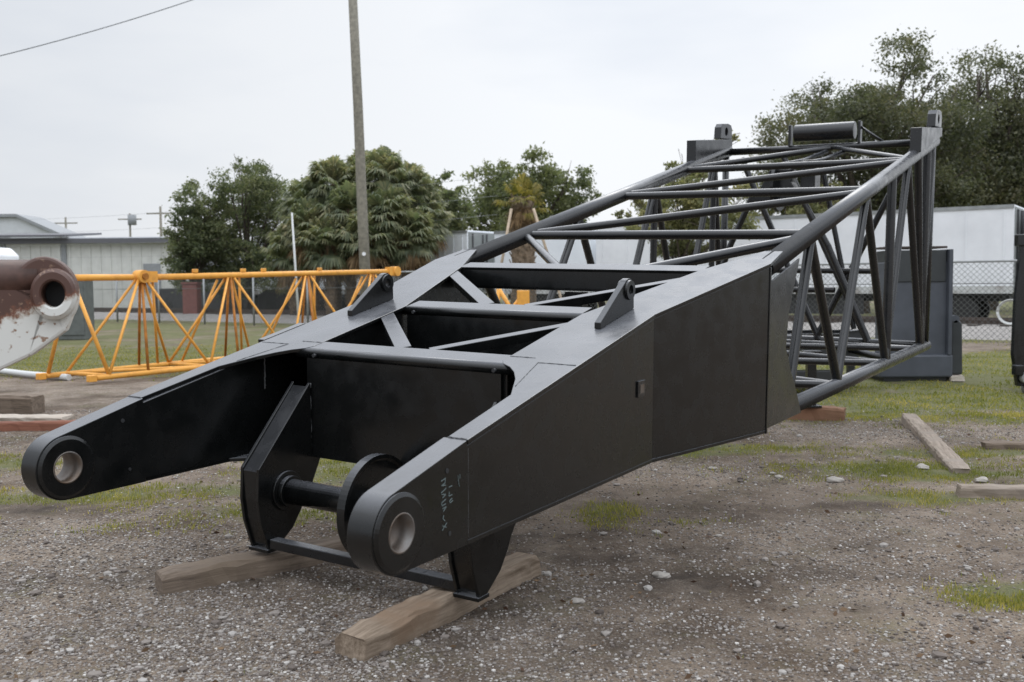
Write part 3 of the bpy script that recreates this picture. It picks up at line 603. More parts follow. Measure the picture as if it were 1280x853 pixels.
# stones, each lying where the photograph shows one
def stone(x, y, r, label, fl=.5):
    bm = bmesh.new(); bmesh.ops.create_icosphere(bm, subdivisions=3, radius=1)
    sd_ = random.random()*9
    for v in bm.verts:
        c = v.co; k = 1+.16*math.sin(3.1*c.x+sd_)*math.cos(2.7*c.y+sd_*2)+.08*math.sin(6*c.z+5*c.x+sd_)
        v.co = Vector((c.x*r*k*1.25, c.y*r*k, c.z*r*k*fl))
    me = bpy.data.meshes.new('stone'); bm.to_mesh(me); bm.free(); me.polygons.foreach_set('use_smooth', [True]*len(me.polygons))
    o = link('stone', me, M['stone']); o.location = (x, y, gz(x, y)+r*fl*.55); o.rotation_euler = (0, 0, random.random()*6)
    tag(o, label, 'stone', 'loose stones on the dirt')
for a in ((.76, 5.05, .036, 'rounded pale stone on open dirt right of the nearest timber'), (.30, 4.66, .026, 'small pale stone nearest the camera right of the timber'), (3.30, 7.95, .048, 'white oval stone at the foot of the long grey beam'),
          (3.52, 7.40, .045, 'pale stone in the grass between the long beam and the nearest plank'), (2.42, 7.42, .05, 'flat grey stone in patchy grass left of the long beam'), (1.22, 5.85, .017, 'small white stone in the middle of the bare dirt'), (2.05, 7.6, .03, 'grey stone beside the patchy grass, left of the flat grey stone'), (1.62, 8.0, .03, 'pale stone on the dirt just right of the boom side plate')): stone(*a)

# ------------------------------------------------------------------ rusty white lug at the left
def lug_mat():
    m = bpy.data.materials.new('rust_and_chipped_white'); m.use_nodes = True; nt = m.node_tree; b = nt.nodes['Principled BSDF']; L = nt.links
    b.inputs['Roughness'].default_value = .55
    t = nt.nodes.new('ShaderNodeTexCoord'); n = nt.nodes.new('ShaderNodeTexNoise'); n.inputs['Scale'].default_value = 3.4; n.inputs['Detail'].default_value = 9; n.inputs['Roughness'].default_value = .7
    L.new(t.outputs['Object'], n.inputs['Vector']); s = nt.nodes.new('ShaderNodeSeparateXYZ'); L.new(t.outputs['Object'], s.inputs[0])
    # the old brown primer coat covers the upper half, the white coat the lower
    a = nt.nodes.new('ShaderNodeMath'); a.operation = 'MULTIPLY_ADD'; a.inputs[1].default_value = 1.5; a.inputs[2].default_value = .13; L.new(s.outputs['Z'], a.inputs[0])
    a2 = nt.nodes.new('ShaderNodeMath'); a2.operation = 'MULTIPLY_ADD'; a2.inputs[1].default_value = -.5; L.new(s.outputs['X'], a2.inputs[0]); L.new(a.outputs[0], a2.inputs[2])
    a3 = nt.nodes.new('ShaderNodeMath'); a3.operation = 'MULTIPLY_ADD'; a3.inputs[1].default_value = 1.0; L.new(n.outputs['Fac'], a3.inputs[0]); L.new(a2.outputs[0], a3.inputs[2])
    r = nt.nodes.new('ShaderNodeValToRGB'); e = r.color_ramp.elements; e[0].position = .40; e[0].color = (.60, .60, .57, 1); e[1].position = .60; e[1].color = (.075, .034, .024, 1)
    q = e.new(.47); q.color = (.42, .38, .33, 1); q = e.new(.53); q.color = (.16, .062, .034, 1)
    L.new(a3.outputs[0], r.inputs['Fac'])
    n2 = nt.nodes.new('ShaderNodeTexNoise'); n2.inputs['Scale'].default_value = 14; n2.inputs['Detail'].default_value = 8; L.new(t.outputs['Object'], n2.inputs['Vector'])
    r2 = nt.nodes.new('ShaderNodeValToRGB'); r2.color_ramp.elements[0].position = .60; r2.color_ramp.elements[1].position = .68; L.new(n2.outputs['Fac'], r2.inputs['Fac'])
    x = nt.nodes.new('ShaderNodeMix'); x.data_type = 'RGBA'; L.new(r2.outputs['Color'], x.inputs['Factor']); L.new(r.outputs['Color'], x.inputs['A']); x.inputs['B'].default_value = (.24, .15, .10, 1)
    L.new(x.outputs['Result'], b.inputs['Base Color'])
    return m
M['lug'] = lug_mat()
M['brown'] = mat('brown_primer', (.075, .038, .028), .5, var=.35, vscale=5)
lg = thing('rusty_boom_lug', 'big pierced boom end, dark rust above and chipped white below, at the left edge', 'boom lug', (-4.98, 10.9, 1.53), R(18))
LP = MB(); ho = [(.125*math.cos(2*math.pi*i/40), 0, .17*0+.155*math.sin(2*math.pi*i/40)) for i in range(40)]
arc = [(-.10+.325*math.cos(R(a)), 0, .405*math.sin(R(a))) for a in range(-38, 157, 6)]
outl = arc+[(-.48, 0, .13), (-1.9, 0, .13), (-1.9, 0, -1.1), (-.75, 0, -.90), (-.25, 0, -.66), (.10, 0, -.40)]
LP.prism([(x, -.16, zz) for x, _, zz in outl], (0, .34, 0), [[(x, -.16, zz) for x, _, zz in ho]]).build('lug_plate', M['lug'], lg, .035)
rg = MB(); n = 48; vs = []
prof = [(.115, .14), (.118, -.12), (.135, -.14), (.195, -.14), (.225, -.10), (.235, 0)]
for i in range(n):
    t = 2*math.pi*i/n
    for rr, d in prof: vs.append((rr*math.cos(t), -.16+d, rr*1.2*math.sin(t)))
k = len(prof); rg.add(vs, [(i*k+j, i*k+j+1, ((i+1) % n)*k+j+1, ((i+1) % n)*k+j) for i in range(n) for j in range(k-1)], False); rg.build('boss_ring', M['lug'], lg)
MB().tube((0, .17, 0), (0, .19, 0), .2, 24).build('pin_cap', M['dark'], lg)
MB().tube((-.16, .02, .16), (-3.2, .05, .16), .215, 24).build('boom_tube', M['brown'], lg)
MB().box((-1.25, .0, -.98), (.14, .14, .60)).build('support_leg', M['dark'], lg, .01)
lp = MB().path([(-11.5, 18.2, .07), (-9.6, 18.4, .08), (-8.6, 17.6, .07), (-7.6, 17.0, .06)], .055, 10).build('ground_pipe', M['pvc']); tag(lp, 'pale grey pipe lying on the gravel behind the rusty lug', 'pipe')

# ------------------------------------------------------------------ yellow triangular jib section
D = Vector((.53, .848, 0)); NL = Vector((-.848, .53, 0)); J0 = Vector((-7.42, 16.6, 0))
jib = thing('yellow_jib_section', 'long orange-yellow triangular lattice jib lying on the grass at the left', 'crane jib', J0, math.atan2(-D.x, D.y))
JY = M['yellow']; Lj = 8.65                        # local y along the jib, x to its right
MB().tube((0, -.1, 1.76), (0, 1.30, 1.77), .056, 16).tube((0, 1.66, 1.77), (0, Lj, 1.92), .056, 16).build('top_chord', JY, jib)
for y in (1.48, Lj+.05): MB().tube((-.10, y, 1.785 if y < 3 else 1.92), (.11, y, 1.785 if y < 3 else 1.92), .115, 24).box((0, y-.12 if y > 3 else y+.16, 1.78 if y < 3 else 1.92), (.14, .3, .2)).build('pin_joint', JY, jib)
MB().tube((.15, 1.48, 1.785), (.112, 1.48, 1.785), .06, 16).build('joint_pin', M['yellow_rust'], jib)
for x in (-.58, .58):
    MB().tube((x, -.05 if x < 0 else .1, .10), (x, Lj-.4, .16), .046, 14).build('bottom_chord', JY, jib)
    MB().box((x, (-.05 if x < 0 else .1)-.08, .10), (.10, .14, .11)).build('chord_end', JY, jib, .01)
tn = [1.48, 3.55, 5.70, 7.85]; bn = [.35, 2.5, 4.6, 6.75, 8.6]
for i, y in enumerate(tn):
    zt = 1.70+.017*y
    for x in (-.58, .58):
        for yb, mm in ((bn[i], JY), (bn[i+1], JY)): MB().tube((x*.06, y+(.08 if yb > y else -.08), zt), (x, yb, .13), .025, 10).build('lacing', mm, jib)
    for x in (-.58, .58): MB().tube((x*.05, y, zt), (x, y-.35*(1 if x > 0 else -1), .13), .025, 10).build('lacing', M['yellow_rust'], jib)
    if i < 3:
        for a_, b_2 in ((y+.28, bn[i+1]-.25), (tn[i+1]-.28, bn[i+1]+.3)): MB().tube((-.04, a_, zt), (-.58, b_2, .13), .024, 10).build('lacing', JY, jib)
for i, y in enumerate(bn):
    MB().tube((-.58, y, .12), (.58, y, .12), .035, 10).build('cross_tube', JY, jib)
    if i < 4: MB().tube((-.58, y, .12), (.58, bn[i+1], .12), .03, 10).build('cross_tube', JY, jib)
MB().tube((-.05, .1, 1.70), (-.58, .0, .13), .033, 10).tube((.05, .1, 1.70), (.58, .35, .13), .033, 10).build('lacing', JY, jib)
for y in (2.7, 3.9, 4.45, 6.1): MB().box((0, y, 1.845+.017*y), (.05, .12, .07)).build('lug_tab', JY, jib, .01)
of = thing('orange_lifting_frame', 'small orange frame on the grass seen through the black boom', 'lifting frame', (-.1, 27.5, 0))
MB().box((.42, 0, 1.10), (.34, .3, .62)).build('head_block', JY, of, .02)
for p, q in (((-.4, 0, 0), (-.25, 0, 1.45)), ((.35, 0, 0), (.42, 0, .9)), ((-.25, 0, 1.45), (.42, 0, .35)), ((.42, 0, 1.3), (-.35, 0, .3)), ((-.5, 0, .1), (.6, 0, .1))): MB().tube(p, q, .06, 10).build('frame_tube', JY, of)

# ------------------------------------------------------------------ black frame, counterweight and boom end on the right
bf = thing('steel_cradle', 'low black steel cradle with loose tubes behind the far boom end', 'steel cradle', (4.4, 14.6, 0))
MB().prism([(-.95, -.55, .42), (.30, -.55, .42), (.85, .6, .45), (-.70, .6, .45)], (0, 0, .03)).build('tray_floor', M['dark'], bf)
for p, q in (((-.95, -.55), (.28, -.55)), ((-.70, .6), (.80, .6)), ((-.95, -.55), (-.70, .6)), ((.28, -.55), (.52, .1)), ((.52, .1), (.95, .6))):
    tr = MB(); tr.bar((*p, .64), (*q, .64), .03, .40); tr.build('tray_side', M['dark'], bf, .004)
    MB().bar((*p, .845), (*q, .845), .08, .016).build('rim_flat', TB, bf)
for x, y in ((-.8, -.5), (.2, -.5), (-.55, .5), (.75, .5)): MB().box((x, y, .21), (.10, .10, .42)).build('leg', M['dark'], bf)
MB().bar((-1.5, -.62, .22), (.15, -.62, .22), .22, .24).build('skid_beam', M['dark'], bf, .01)
for p, q, r in (((.4, .3, .63), (1.30, .38, .62), .06), ((.55, .25, .60), (1.05, -.05, .46), .05)): MB().tube(p, q, r, 16).build('loose_tube', TB, bf)
cw = thing('counterweight_slab', 'upright blue-grey steel counterweight on a stepped base behind the boom end', 'counterweight', (6.38, 16.0, 0))
MB().box((.03, 0, 1.08), (.94, .55, 1.62)).build('slab', M['slab_grey'], cw, .02)
MB().box((.02, -.012, 1.82), (.90, .56, .50)).build('upper_panel', M['slab_dark'], cw, .01)
MB().box((0, 0, 2.115), (.96, .60, .03)).build('cap_strip', M['rail'], cw)
MB().box((.52, -.05, 1.25), (.06, .62, 1.66)).build('edge_flange', M['slab_grey'], cw, .006)
MB().box((.0, .1, .24), (1.16, .9, .36)).build('base_block', M['slab_grey'], cw, .03)
MB().prism([(.56, -.30, .10), (.56, -.30, .95), (.64, -.30, 1.0), (.74, -.30, .92), (.76, -.30, .10)], (0, .9, 0)).build('step_block', M['slab_dark'], cw, .03)
MB().tube((.63, -.3, .98), (.63, .3, .98), .06, 14).build('lifting_pin', M['slab_grey'], cw)
MB().box((0, .1, .03), (1.0, .8, .06)).build('base_plinth', M['dark'], cw)
tag(beam('timber_block', 'whitish block tucked under the right corner of the grey counterweight', 'timber block', (7.02, 15.62), (7.12, 16.3), .22, .09, 0, M['timber_pale']), 'whitish block tucked under the right corner of the grey counterweight', 'timber block')
be = thing('black_boom_end', 'black boom end standing at the right edge of the yard', 'crane boom', (7.02, 13.9, 0))
MB().prism([(.07, 0, .10), (.0, 0, .55), (.02, 0, 1.3), (.09, 0, 2.12), (.34, 0, 2.12), (.30, 0, 1.2), (.34, 0, .10)], (0, .09, 0)).build('end_plate', BK, be, .01)
MB().box((1.5, .05, 1.1), (.2, .09, 2.0)).build('end_post', BK, be, .01)
for zz in (.2, 2.04): MB().tube((.25, .05, zz), (1.5, .05, zz), .06, 14).build('end_rail', TB, be)
MB().tube((.3, .05, .25), (1.45, .05, 2.0), .045, 12).build('end_brace', TB, be)
for x in (.22, 1.5):
    for zz in (.2, 2.04): MB().tube((x, .06, zz), (x+1.25, 2.4, zz), .06, 14).build('chord', TB, be)
MB().box((.06, -.03, 2.14), (.14, .12, .16)).box((.05, -.03, .33), (.12, .12, .14)).build('connector_lug', BK, be, .01)
MB().tube((.16, -.10, .22), (.16, .1, .22), .075, 18).tube((.24, -.12, .06), (.24, .1, .06), .075, 18).build('pin_end', M['galv'], be)

# ------------------------------------------------------------------ railway, fence
FD = Vector((-.82, .572, 0)).normalized(); FN = Vector((FD.y, -FD.x, 0))*-1   # along the track (to the left and away), and away from the camera
if FN.y < 0: FN = -FN
P0 = Vector((16.0, 28.0, 0))
TL = 75
bal = MB(); vs = []; 
for i in range(41):
    c = P0+FD*(-12+i*(TL+12)/40)
    for dq, zz in ((-3.6, -.02), (-1.5, .27), (1.5, .27), (2.6, -.02)): p = c+FN*dq; vs.append((p.x, p.y, zz+random.uniform(-.02, .02)))
bal.add(vs, [(i*4+j, i*4+j+1, i*4+j+5, i*4+j+4) for i in range(40) for j in range(3)], True)
kind(bal.build('track_ballast', mat('ballast_stone', (.23, .215, .20), .9, var=.45, vscale=14, bump=1, bscale=25)), 'structure')
rt = thing('railway_track', 'pair of rusty rails on sleepers running past behind the fence', 'railway track', (0, 0, 0))
for dq in (-.72, .72):
    a = P0+FD*-12+FN*dq; b_ = P0+FD*TL+FN*dq
    MB().bar((a.x, a.y, .43), (b_.x, b_.y, .43), .075, .05).bar((a.x, a.y, .365), (b_.x, b_.y, .365), .05, .1).bar((a.x, a.y, .315), (b_.x, b_.y, .315), .14, .02).build('rail', M['rail'], rt)
me0 = None
for i in range(96):
    c = P0+FD*(-11+i*.85)
    if me0 is None: s0 = MB().box((0, 0, 0), (.24, 2.5, .16)).build('sleeper', M['sleeper'], rt); me0 = s0.data; o = s0
    else: o = s0.copy(); COL.objects.link(o)
    o.location = (c.x, c.y, .235); o.rotation_euler = (0, 0, math.atan2(FD.y, FD.x))
fence = thing('chain_link_fence', 'galvanised chain-link fence with top rail running across behind the yard', 'fence', (0, 0, 0))
F0 = Vector((15.0, 22.5, 0)); FL = 62; FH = 2.05
npst = 21
for i in range(npst):
    c = F0+FD*(FL*i/(npst-1)); MB().tube((c.x, c.y, -.05), (c.x, c.y, FH+.06), .04, 10).build('fence_post', M['galv'], fence)
a, b_ = F0, F0+FD*FL
MB().tube((a.x, a.y, FH), (b_.x, b_.y, FH), .03, 8).build('top_rail', M['galv'], fence)
MB().tube((a.x, a.y, FH-.55), (b_.x, b_.y, FH-.55), .012, 6).build('tension_wire', M['wire'], fence)
sp_, hh = .14, FH-.06; segs = []
k = int(FL/sp_); t0 = np.arange(-int(hh/sp_)-1, k)*sp_
def clip_line(t, sgn):
    pa = (t, .03) if sgn > 0 else (t+hh, .03); pb = (t+hh, hh+.03) if sgn > 0 else (t, hh+.03); return pa, pb
vv = []; ff = []; rw = .0050
off = np.array([[1, 0], [-.5, .87], [-.5, -.87]])*rw
for sgn in (1, -1):
    for t in t0:
        (t1, z1), (t2, z2) = clip_line(t, sgn)
        if min(t1, t2) < 0 or max(t1, t2) > FL: continue
        b0 = len(vv)
        for tt_, zz in ((t1, z1), (t2, z2)):
            c = F0+FD*tt_+FN*(.05+sgn*.006)
            for o1, o2 in off: vv.append((c.x+FN.x*o1-FD.x*o2*.7*sgn, c.y+FN.y*o1-FD.y*o2*.7*sgn, zz+o2*.7))
        for j in range(3): ff.append((b0+j, b0+(j+1) % 3, b0+3+(j+1) % 3, b0+3+j))
npmesh('wire_mesh', np.array(vv), np.array(ff), M['wire'], fence)
# coil of wire hung on the fence
cp = F0+FD*3.35-FN*.06
cl = MB()
for k in range(4):
    rr = .27+.012*k; cl.path([(math.cos(2*math.pi*i/30)*rr*FD.x+cp.x-FN.x*.012*k, math.cos(2*math.pi*i/30)*rr*FD.y+cp.y-FN.y*.012*k, .80+math.sin(2*math.pi*i/30)*rr) for i in range(31)], .012, 6)
tag(cl.build('wire_coil', M['pvc']), 'pale coil of wire hung on the fence at the right', 'wire coil')

# ------------------------------------------------------------------ trailers beyond the track
TA = Vector((16.0, 34.0, 0)); TDm = FD; TNm = FN
def trailer(name_label, s0, L, body, off=0, zt=4.1, zb=1.15, doors=True, ribs=0):
    c = TA+TDm*s0+TNm*off
    t = thing('semi_trailer', name_label, 'trailer', (c.x, c.y, 0), math.atan2(TDm.y, TDm.x), 'box trailers parked beyond the railway')
    # local x runs along the trailer (away to the left), local -y faces the camera side
    ys = 1 if (Matrix.Rotation(math.atan2(TDm.y, TDm.x), 3, 'Z') @ Vector((0, 1, 0))).dot(TNm) > 0 else -1
    W = 2.6
    MB().box((L/2, ys*W/2, (zt+zb)/2), (L, W, zt-zb)).build('box_body', body, t, .03)
    MB().box((L/2, -ys*.012, zb+.10), (L, .05, .26)).build('bottom_rail', M['stain'], t)
    MB().box((L/2, -ys*.012, zt-.06), (L, .05, .12)).build('top_rail', M['galv'], t)
    if ribs:
        rb = MB()
        for i in range(ribs): rb.box((.3+(L-.6)*i/(ribs-1), -ys*.012, (zt+zb)/2), (.05, .024, zt-zb-.4))
        rb.build('side_posts', body, t)
    if doors:
        d = MB().box((-.02, ys*W/2, (zt+zb)/2), (.04, W-.16, zt-zb-.16)).build('rear_door', M['greydoor'], t)
        lb = MB()
        for q in (.35, 1.15, 1.45, 2.25): lb.tube((-.07, ys*q, zb+.15), (-.07, ys*q, zt-.15), .035, 8)
        lb.build('locking_bars', M['under'], d)
    MB().box((L/2, ys*W/2, zb-.16), (L-.4, 1.0, .3)).build('chassis', M['under'], t)
    for x in (1.6, 2.9):
        for y in (.25, W-.25):
            MB().tube((x, ys*(y-.16), .52), (x, ys*(y+.16), .52), .52, 22).build('wheel', M['rubber'], t)
    for y in (.5, W-.5): MB().box((L-2.6, ys*y, .55), (.12, .12, .9)).build('landing_leg', M['under'], t)
    MB().box((L/2+.5, ys*.15, .72), (L*.45, .04, .7)).build('side_skirt', M['under'], t)
trailer('white box trailer whose rear end stands beside the grey counterweight', -1.0, 16.1, M['white'], ribs=14)
trailer('white trailer at the far right edge beyond the fence', -18.2, 16.8, M['white'], zt=4.0, doors=False, ribs=24)
trailer('pale bluish container trailer behind the skirted palm', 15.9, 5.2, M['white2'], off=.9, zt=4.05, doors=False)
trailer('ribbed pale trailer with grey barred rear doors behind the palm clump', 22.0, 16.0, M['white2'], ribs=30)

# ------------------------------------------------------------------ buildings at the left
def bld(name, label, x0, x1, y0, y1, h, wall, roof, ov=.4):
    t = thing(name, label, 'building', (x0, y0, 0))
    w, d = x1-x0, y1-y0
    MB().box((w/2, d/2, h/2), (w, d, h)).build('wall', wall, t)
    return t, w, d
t, w, d = bld('long_warehouse', 'long low grey metal-clad shed with a pale flat roof behind the fence', -43, -23.3, 69.5, 84, 4.75, M['bwall'], None)
MB().box((w/2, d/2, 4.9), (w+1.0, d+1.0, .28)).build('roof', M['roofm'], t); MB().box((w/2, -.55, 4.80), (w+1.06, .12, .34)).build('gutter', M['trim'], t)
rbm = MB()
for i in range(28): rbm.box((.4+i*(w-.8)/27, -.03, 2.3), (.10, .06, 4.4))
rbm.build('cladding_ribs', M['bwall'], t)
for x in (7.7, 11.9): MB().box((x, -.07, 2.35), (.35, .08, 4.5)).build('downpipe', M['bdark'], t)
MB().box((18.0, -.05, 2.2), (1.2, .1, 2.0)).build('louvre', M['bdark'], t)
MB().prism([(6, -1.2, 5.06), (12.5, -1.2, 5.06), (12.5, 5, 5.5), (6, 5, 5.5)], (0, 0, .14)).build('roof_patch', M['trim'], t)
t, w, d = bld('annex_shed', 'grey annex at the right end of the long shed', -23.2, -18.5, 72, 84, 4.6, M['bdark'], None)
MB().box((w/2, d/2, 4.68), (w+.3, d+.3, .16)).build('roof', M['trim'], t); MB().box((1.0, -.04, 2.6), (.5, .08, 1.2)).build('window', M['trim'], t)
t = thing('gabled_warehouse', 'tall pale grey warehouse with sloping roof at the far left', 'building', (-75, 108, 0))
MB().prism([(0, 0, 0), (30, 0, 0), (30, 0, 5.4), (21.7, 0, 9.2), (0, 0, 9.2)], (0, 5, 0)).build('wall', M['bwall2'], t)
MB().prism([(-.3, -.4, 9.22), (21.8, -.4, 9.22), (30.5, -.4, 5.25), (30.5, -.4, 5.6), (21.8, -.4, 9.55), (-.3, -.4, 9.55)], (0, 5.8, 0)).build('roof', M['bdark'], t)
for x in (19.6, 25.3): MB().box((x, -.05, 3.6), (2.6 if x < 20 else .9, .1, 7.1 if x < 20 else 6.6)).build('wall_panel', M['bdark'], t)
wv = thing('white_van', 'white van roof showing above the rusty lug', 'van', (-32.0, 54, 0))
MB().prism([(0, 0, .5), (0, 0, 3.3), (.3, 0, 3.95), (2.3, 0, 3.95), (2.75, 0, 3.5), (2.9, 0, .5)], (0, 5.4, 0)).build('body', M['white'], wv, .1)
MB().box((2.83, 2.4, 1.9), (.06, 2.2, .7)).build('window', M['trim'], wv, .02); 
for y in (1, 4.3): MB().tube((-.02, y, .45), (.25, y, .45), .45, 18).tube((2.65, y, .45), (2.92, y, .45), .45, 18).build('wheel', M['rubber'], wv)
rb = thing('red_bin', 'faded red bin standing by the far side of the railway', 'bin', (-15.6, 48.6, 0)); MB().box((0, 0, .85), (.72, .7, 1.7)).build('bin_body', M['red'], rb, .05); MB().box((0, 0, 1.75), (.8, .76, .1)).build('lid', M['red'], rb, .02)
kb = thing('utility_cabinet', 'grey-green utility cabinet on the grass behind the rusty lug', 'cabinet', (-13.4, 30.6, 0)); MB().box((0, 0, .95), (.85, .7, 1.9)).build('cabinet_body', M['box_green'], kb, .03); MB().box((.05, -.37, .95), (.7, .03, 1.6)).build('door', M['box_green'], kb, .01); MB().box((.0, 0, 1.93), (.95, .8, .06)).build('lid', M['box_green'], kb)
# low dark scrap hidden beyond the fence at the left
for x, y, w_, h_, lb in ((-17.5, 56, 6.5, 1.5, 'dark parked machine hull beyond the railway, left of the red bin'), (-11.0, 51.5, 5.0, 1.4, 'dark machine hull beyond the railway, right of the red bin')):
    t = thing('parked_hull', lb, 'machine', (x, y, 0), R(-20))
    MB().prism([(-w_/2, 0, .3), (-w_/2, 0, h_*.8), (-w_/2+.5, 0, h_), (w_/2-.8, 0, h_), (w_/2, 0, h_*.7), (w_/2, 0, .3)], (0, 2, 0)).build('hull', M['under'], t, .05)
    for q in (-w_/2+.9, w_/2-.9): MB().tube((q, -.1, .42), (q, .3, .42), .42, 16).build('wheel', M['rubber'], t)

# ------------------------------------------------------------------ poles and wires
up = thing('utility_pole', 'tall weathered wooden utility pole behind the yellow jib', 'utility pole', (-5.28, 36.4, 0), 0); up.rotation_euler = (0, R(-1.65), 0)
MB().path([(0, 0, -.2), (0, 0, 4), (0.02, 0, 8), (0, 0, 15)], .19, 16, [.205, .19, .175, .15]).build('pole_shaft', M['pole'], up)
MB().tube((.02, -.20, 2.72), (.02, -.22, 2.72), .07, 12).build('number_tag', M['white'], up)
MB().box((0, 0, 14.2), (2.6, .12, .14)).build('cross_arm', M['pole'], up)
for x in (-1.1, 1.1): MB().tube((x, 0, 14.27), (x, 0, 14.45), .05, 10).build('insulator', M['galv'], up)
for x, y, h, la, arm in ((-53.4, 120, 10.0, 'distant pole with cross arm above the gabled roof', 1), (-45.7, 120, 10.4, 'distant thick pole with transformer above the long shed roof', 2), (-35.0, 100, 9.6, 'distant pole at the left of the dark cedar', 1)):
    t = thing('distant_pole', la, 'utility pole', (x, y, 0)); MB().tube((0, 0, 0), (0, 0, h), .17, 8, .12).build('pole_shaft', M['pole'], t); MB().box((0, 0, h-.7), (2.8, .12, .14)).build('cross_arm', M['pole'], t)
    if arm == 2: MB().tube((.35, -.2, h-1.4), (.35, -.2, h-.2), .5, 12).build('transformer', M['bdark'], t)
wr = MB().path([(-19 + i*(12.5)/20, 29.0+i*6.5/20, 7.30+5.9*i/20-.35*math.sin(math.pi*i/20)) for i in range(21)], .016, 6).build('power_line', mat('grey_cable', (.18, .19, .20), .6)); tag(wr, 'single grey cable crossing the sky at upper left', 'power line')
wp = MB().tube((-7.05, 33, 0), (-7.22, 33, 4.0), .045, 10, .03).build('white_rod', M['pvc']); tag(wp, 'thin white rod standing by the fence between the cedar and the utility pole', 'pole')
for i, (z0, z1, la) in enumerate(((6.2, 6.0, 'highest of the four thin wires strung across the trees'), (5.35, 5.15, 'second highest of the four thin wires strung across the trees'), (4.55, 4.35, 'third of the four thin wires strung across the trees'), (3.75, 3.6, 'lowest of the four thin wires strung across the trees'))):
    a = P0+FD*22+FN*2.6; b_ = P0+FD*62+FN*2.6
    o = MB().path([(a.x+(b_.x-a.x)*j/16, a.y+(b_.y-a.y)*j/16, z0+(z1-z0)*j/16-.35*math.sin(math.pi*j/16)) for j in range(17)], .006, 5).build('thin_wire', M['galv']); tag(o, la, 'wire', 'thin wires beside the railway')

# ------------------------------------------------------------------ trees
def leaf_cloud(lobes, n, size, jit=.35, squash=.8, hollow=.25, asp=.55):
    """leaf-sized quads scattered through uneven lobes: each lobe is a bunch of twig clumps"""
    lob = np.array(lobes, float)                       # x,y,z,r
    w = lob[:, 3]**2.2; w /= w.sum()
    cl = []                                            # twig clumps
    for (x, y, z_, r), wi in zip(lob, w):
        k = max(5, int(14*(r/1.2)**1.6))
        d = RNG.normal(size=(k, 3)); d /= np.linalg.norm(d, axis=1)[:, None]
        rr = r*(hollow+(1.08-hollow)*RNG.random(k)**.55)
        c = np.array([x, y, z_])+d*rr[:, None]*np.array([1, 1, squash]); cs = r*(.20+.22*RNG.random(k))
        cl.append(np.column_stack([c, cs]))
    cl = np.vstack(cl); ww = cl[:, 3]**1.7; ww /= ww.sum()
    i = RNG.choice(len(cl), n, p=ww)
    p = cl[i, :3]+RNG.normal(size=(n, 3))*cl[i, 3][:, None]*np.array([.62, .62, .42])
    return cards(p, size, asp)
def cards(p, size, asp=.55, dirs=None):
    n = len(p); a = RNG.normal(size=(n, 3)) if dirs is None else dirs; a /= np.linalg.norm(a, axis=1)[:, None]
    b = np.cross(a, RNG.normal(size=(n, 3))); b /= np.linalg.norm(b, axis=1)[:, None]
    s = size*(.55+.9*RNG.random(n))[:, None]
    v = np.stack([p-a*s*.5, p+b*s*asp*.5, p+a*s*.5, p-b*s*asp*.5], 1).reshape(-1, 3)
    return v, np.arange(4*n).reshape(n, 4)
def limbs(base, lobes, r0, top_z, seed, twigs=3):
    rnd = random.Random(seed); m = MB(); base = Vector(base)
    lob = sorted(lobes, key=lambda l: l[2]); fork = base+Vector((0, 0, top_z))
    m.path([base+Vector((0, 0, -.2)), base+Vector((rnd.uniform(-.1, .1), 0, top_z*.5)), fork], r0, 10, [r0*1.35, r0, r0*.8])
    for (x, y, z_, r) in lob:
        t = Vector((x, y, z_)); h = max(0, (z_-fork.z)); st = fork.lerp(Vector((base.x+(x-base.x)*.15, base.y+(y-base.y)*.15, fork.z+h*.35)), .8 if h > 1.5 else 0)
        mid = st.lerp(t, .5)+Vector((rnd.uniform(-.3, .3), rnd.uniform(-.3, .3), rnd.uniform(0, .4)))
        k = r0*min(.55, .28+.1*r)
        m.path([fork, st, mid, t], k, 7, [k*1.2, k, k*.6, k*.22])
        for _ in range(twigs):
            e = t+Vector((rnd.gauss(0, 1), rnd.gauss(0, 1), rnd.gauss(.35, .8))).normalized()*r*rnd.uniform(.8, 1.25); s_ = mid.lerp(t, rnd.random()*.9)
            m.path([s_, s_.lerp(e, .5)+Vector((rnd.uniform(-.15, .15), 0, rnd.uniform(0, .2))), e], k*.2, 5, [k*.3, k*.16, .012])
    return m
def tree(name, label, loc, lobes2, n, size, leaf, r0=.3, fork=2.2, depth=.8, seed=1, squash=.8, twigs=3, group=None, scale=1.0):
    rnd = random.Random(seed); lobes = []
    half_w = max(abs(l[0]) for l in lobes2)*scale
    for (dx, z_, r) in lobes2:
        zz = 1.6+(z_-1.6)*scale; dy = rnd.uniform(-1, 1)*half_w*depth*math.sqrt(max(.12, 1-(dx*scale/half_w)**2*.8)); lobes.append((dx*scale, dy, zz, r*scale))
    for _ in range(len(lobes2)//3):                     # a few more bunches front and back so the crown is round from the side
        l = rnd.choice(lobes); lobes.append((l[0]*.6, rnd.choice((-1, 1))*half_w*depth*rnd.uniform(.5, .95), l[2]*.92, l[3]))
    t = thing(name, label, 'tree', loc, 0, group)
    limbs((0, 0, 0), lobes, r0, fork, seed, twigs).build('trunk', M['bark'], t)
    v, f = leaf_cloud(lobes, n, size, squash=squash); npmesh('crown', v, f, M[leaf], t)
    return t
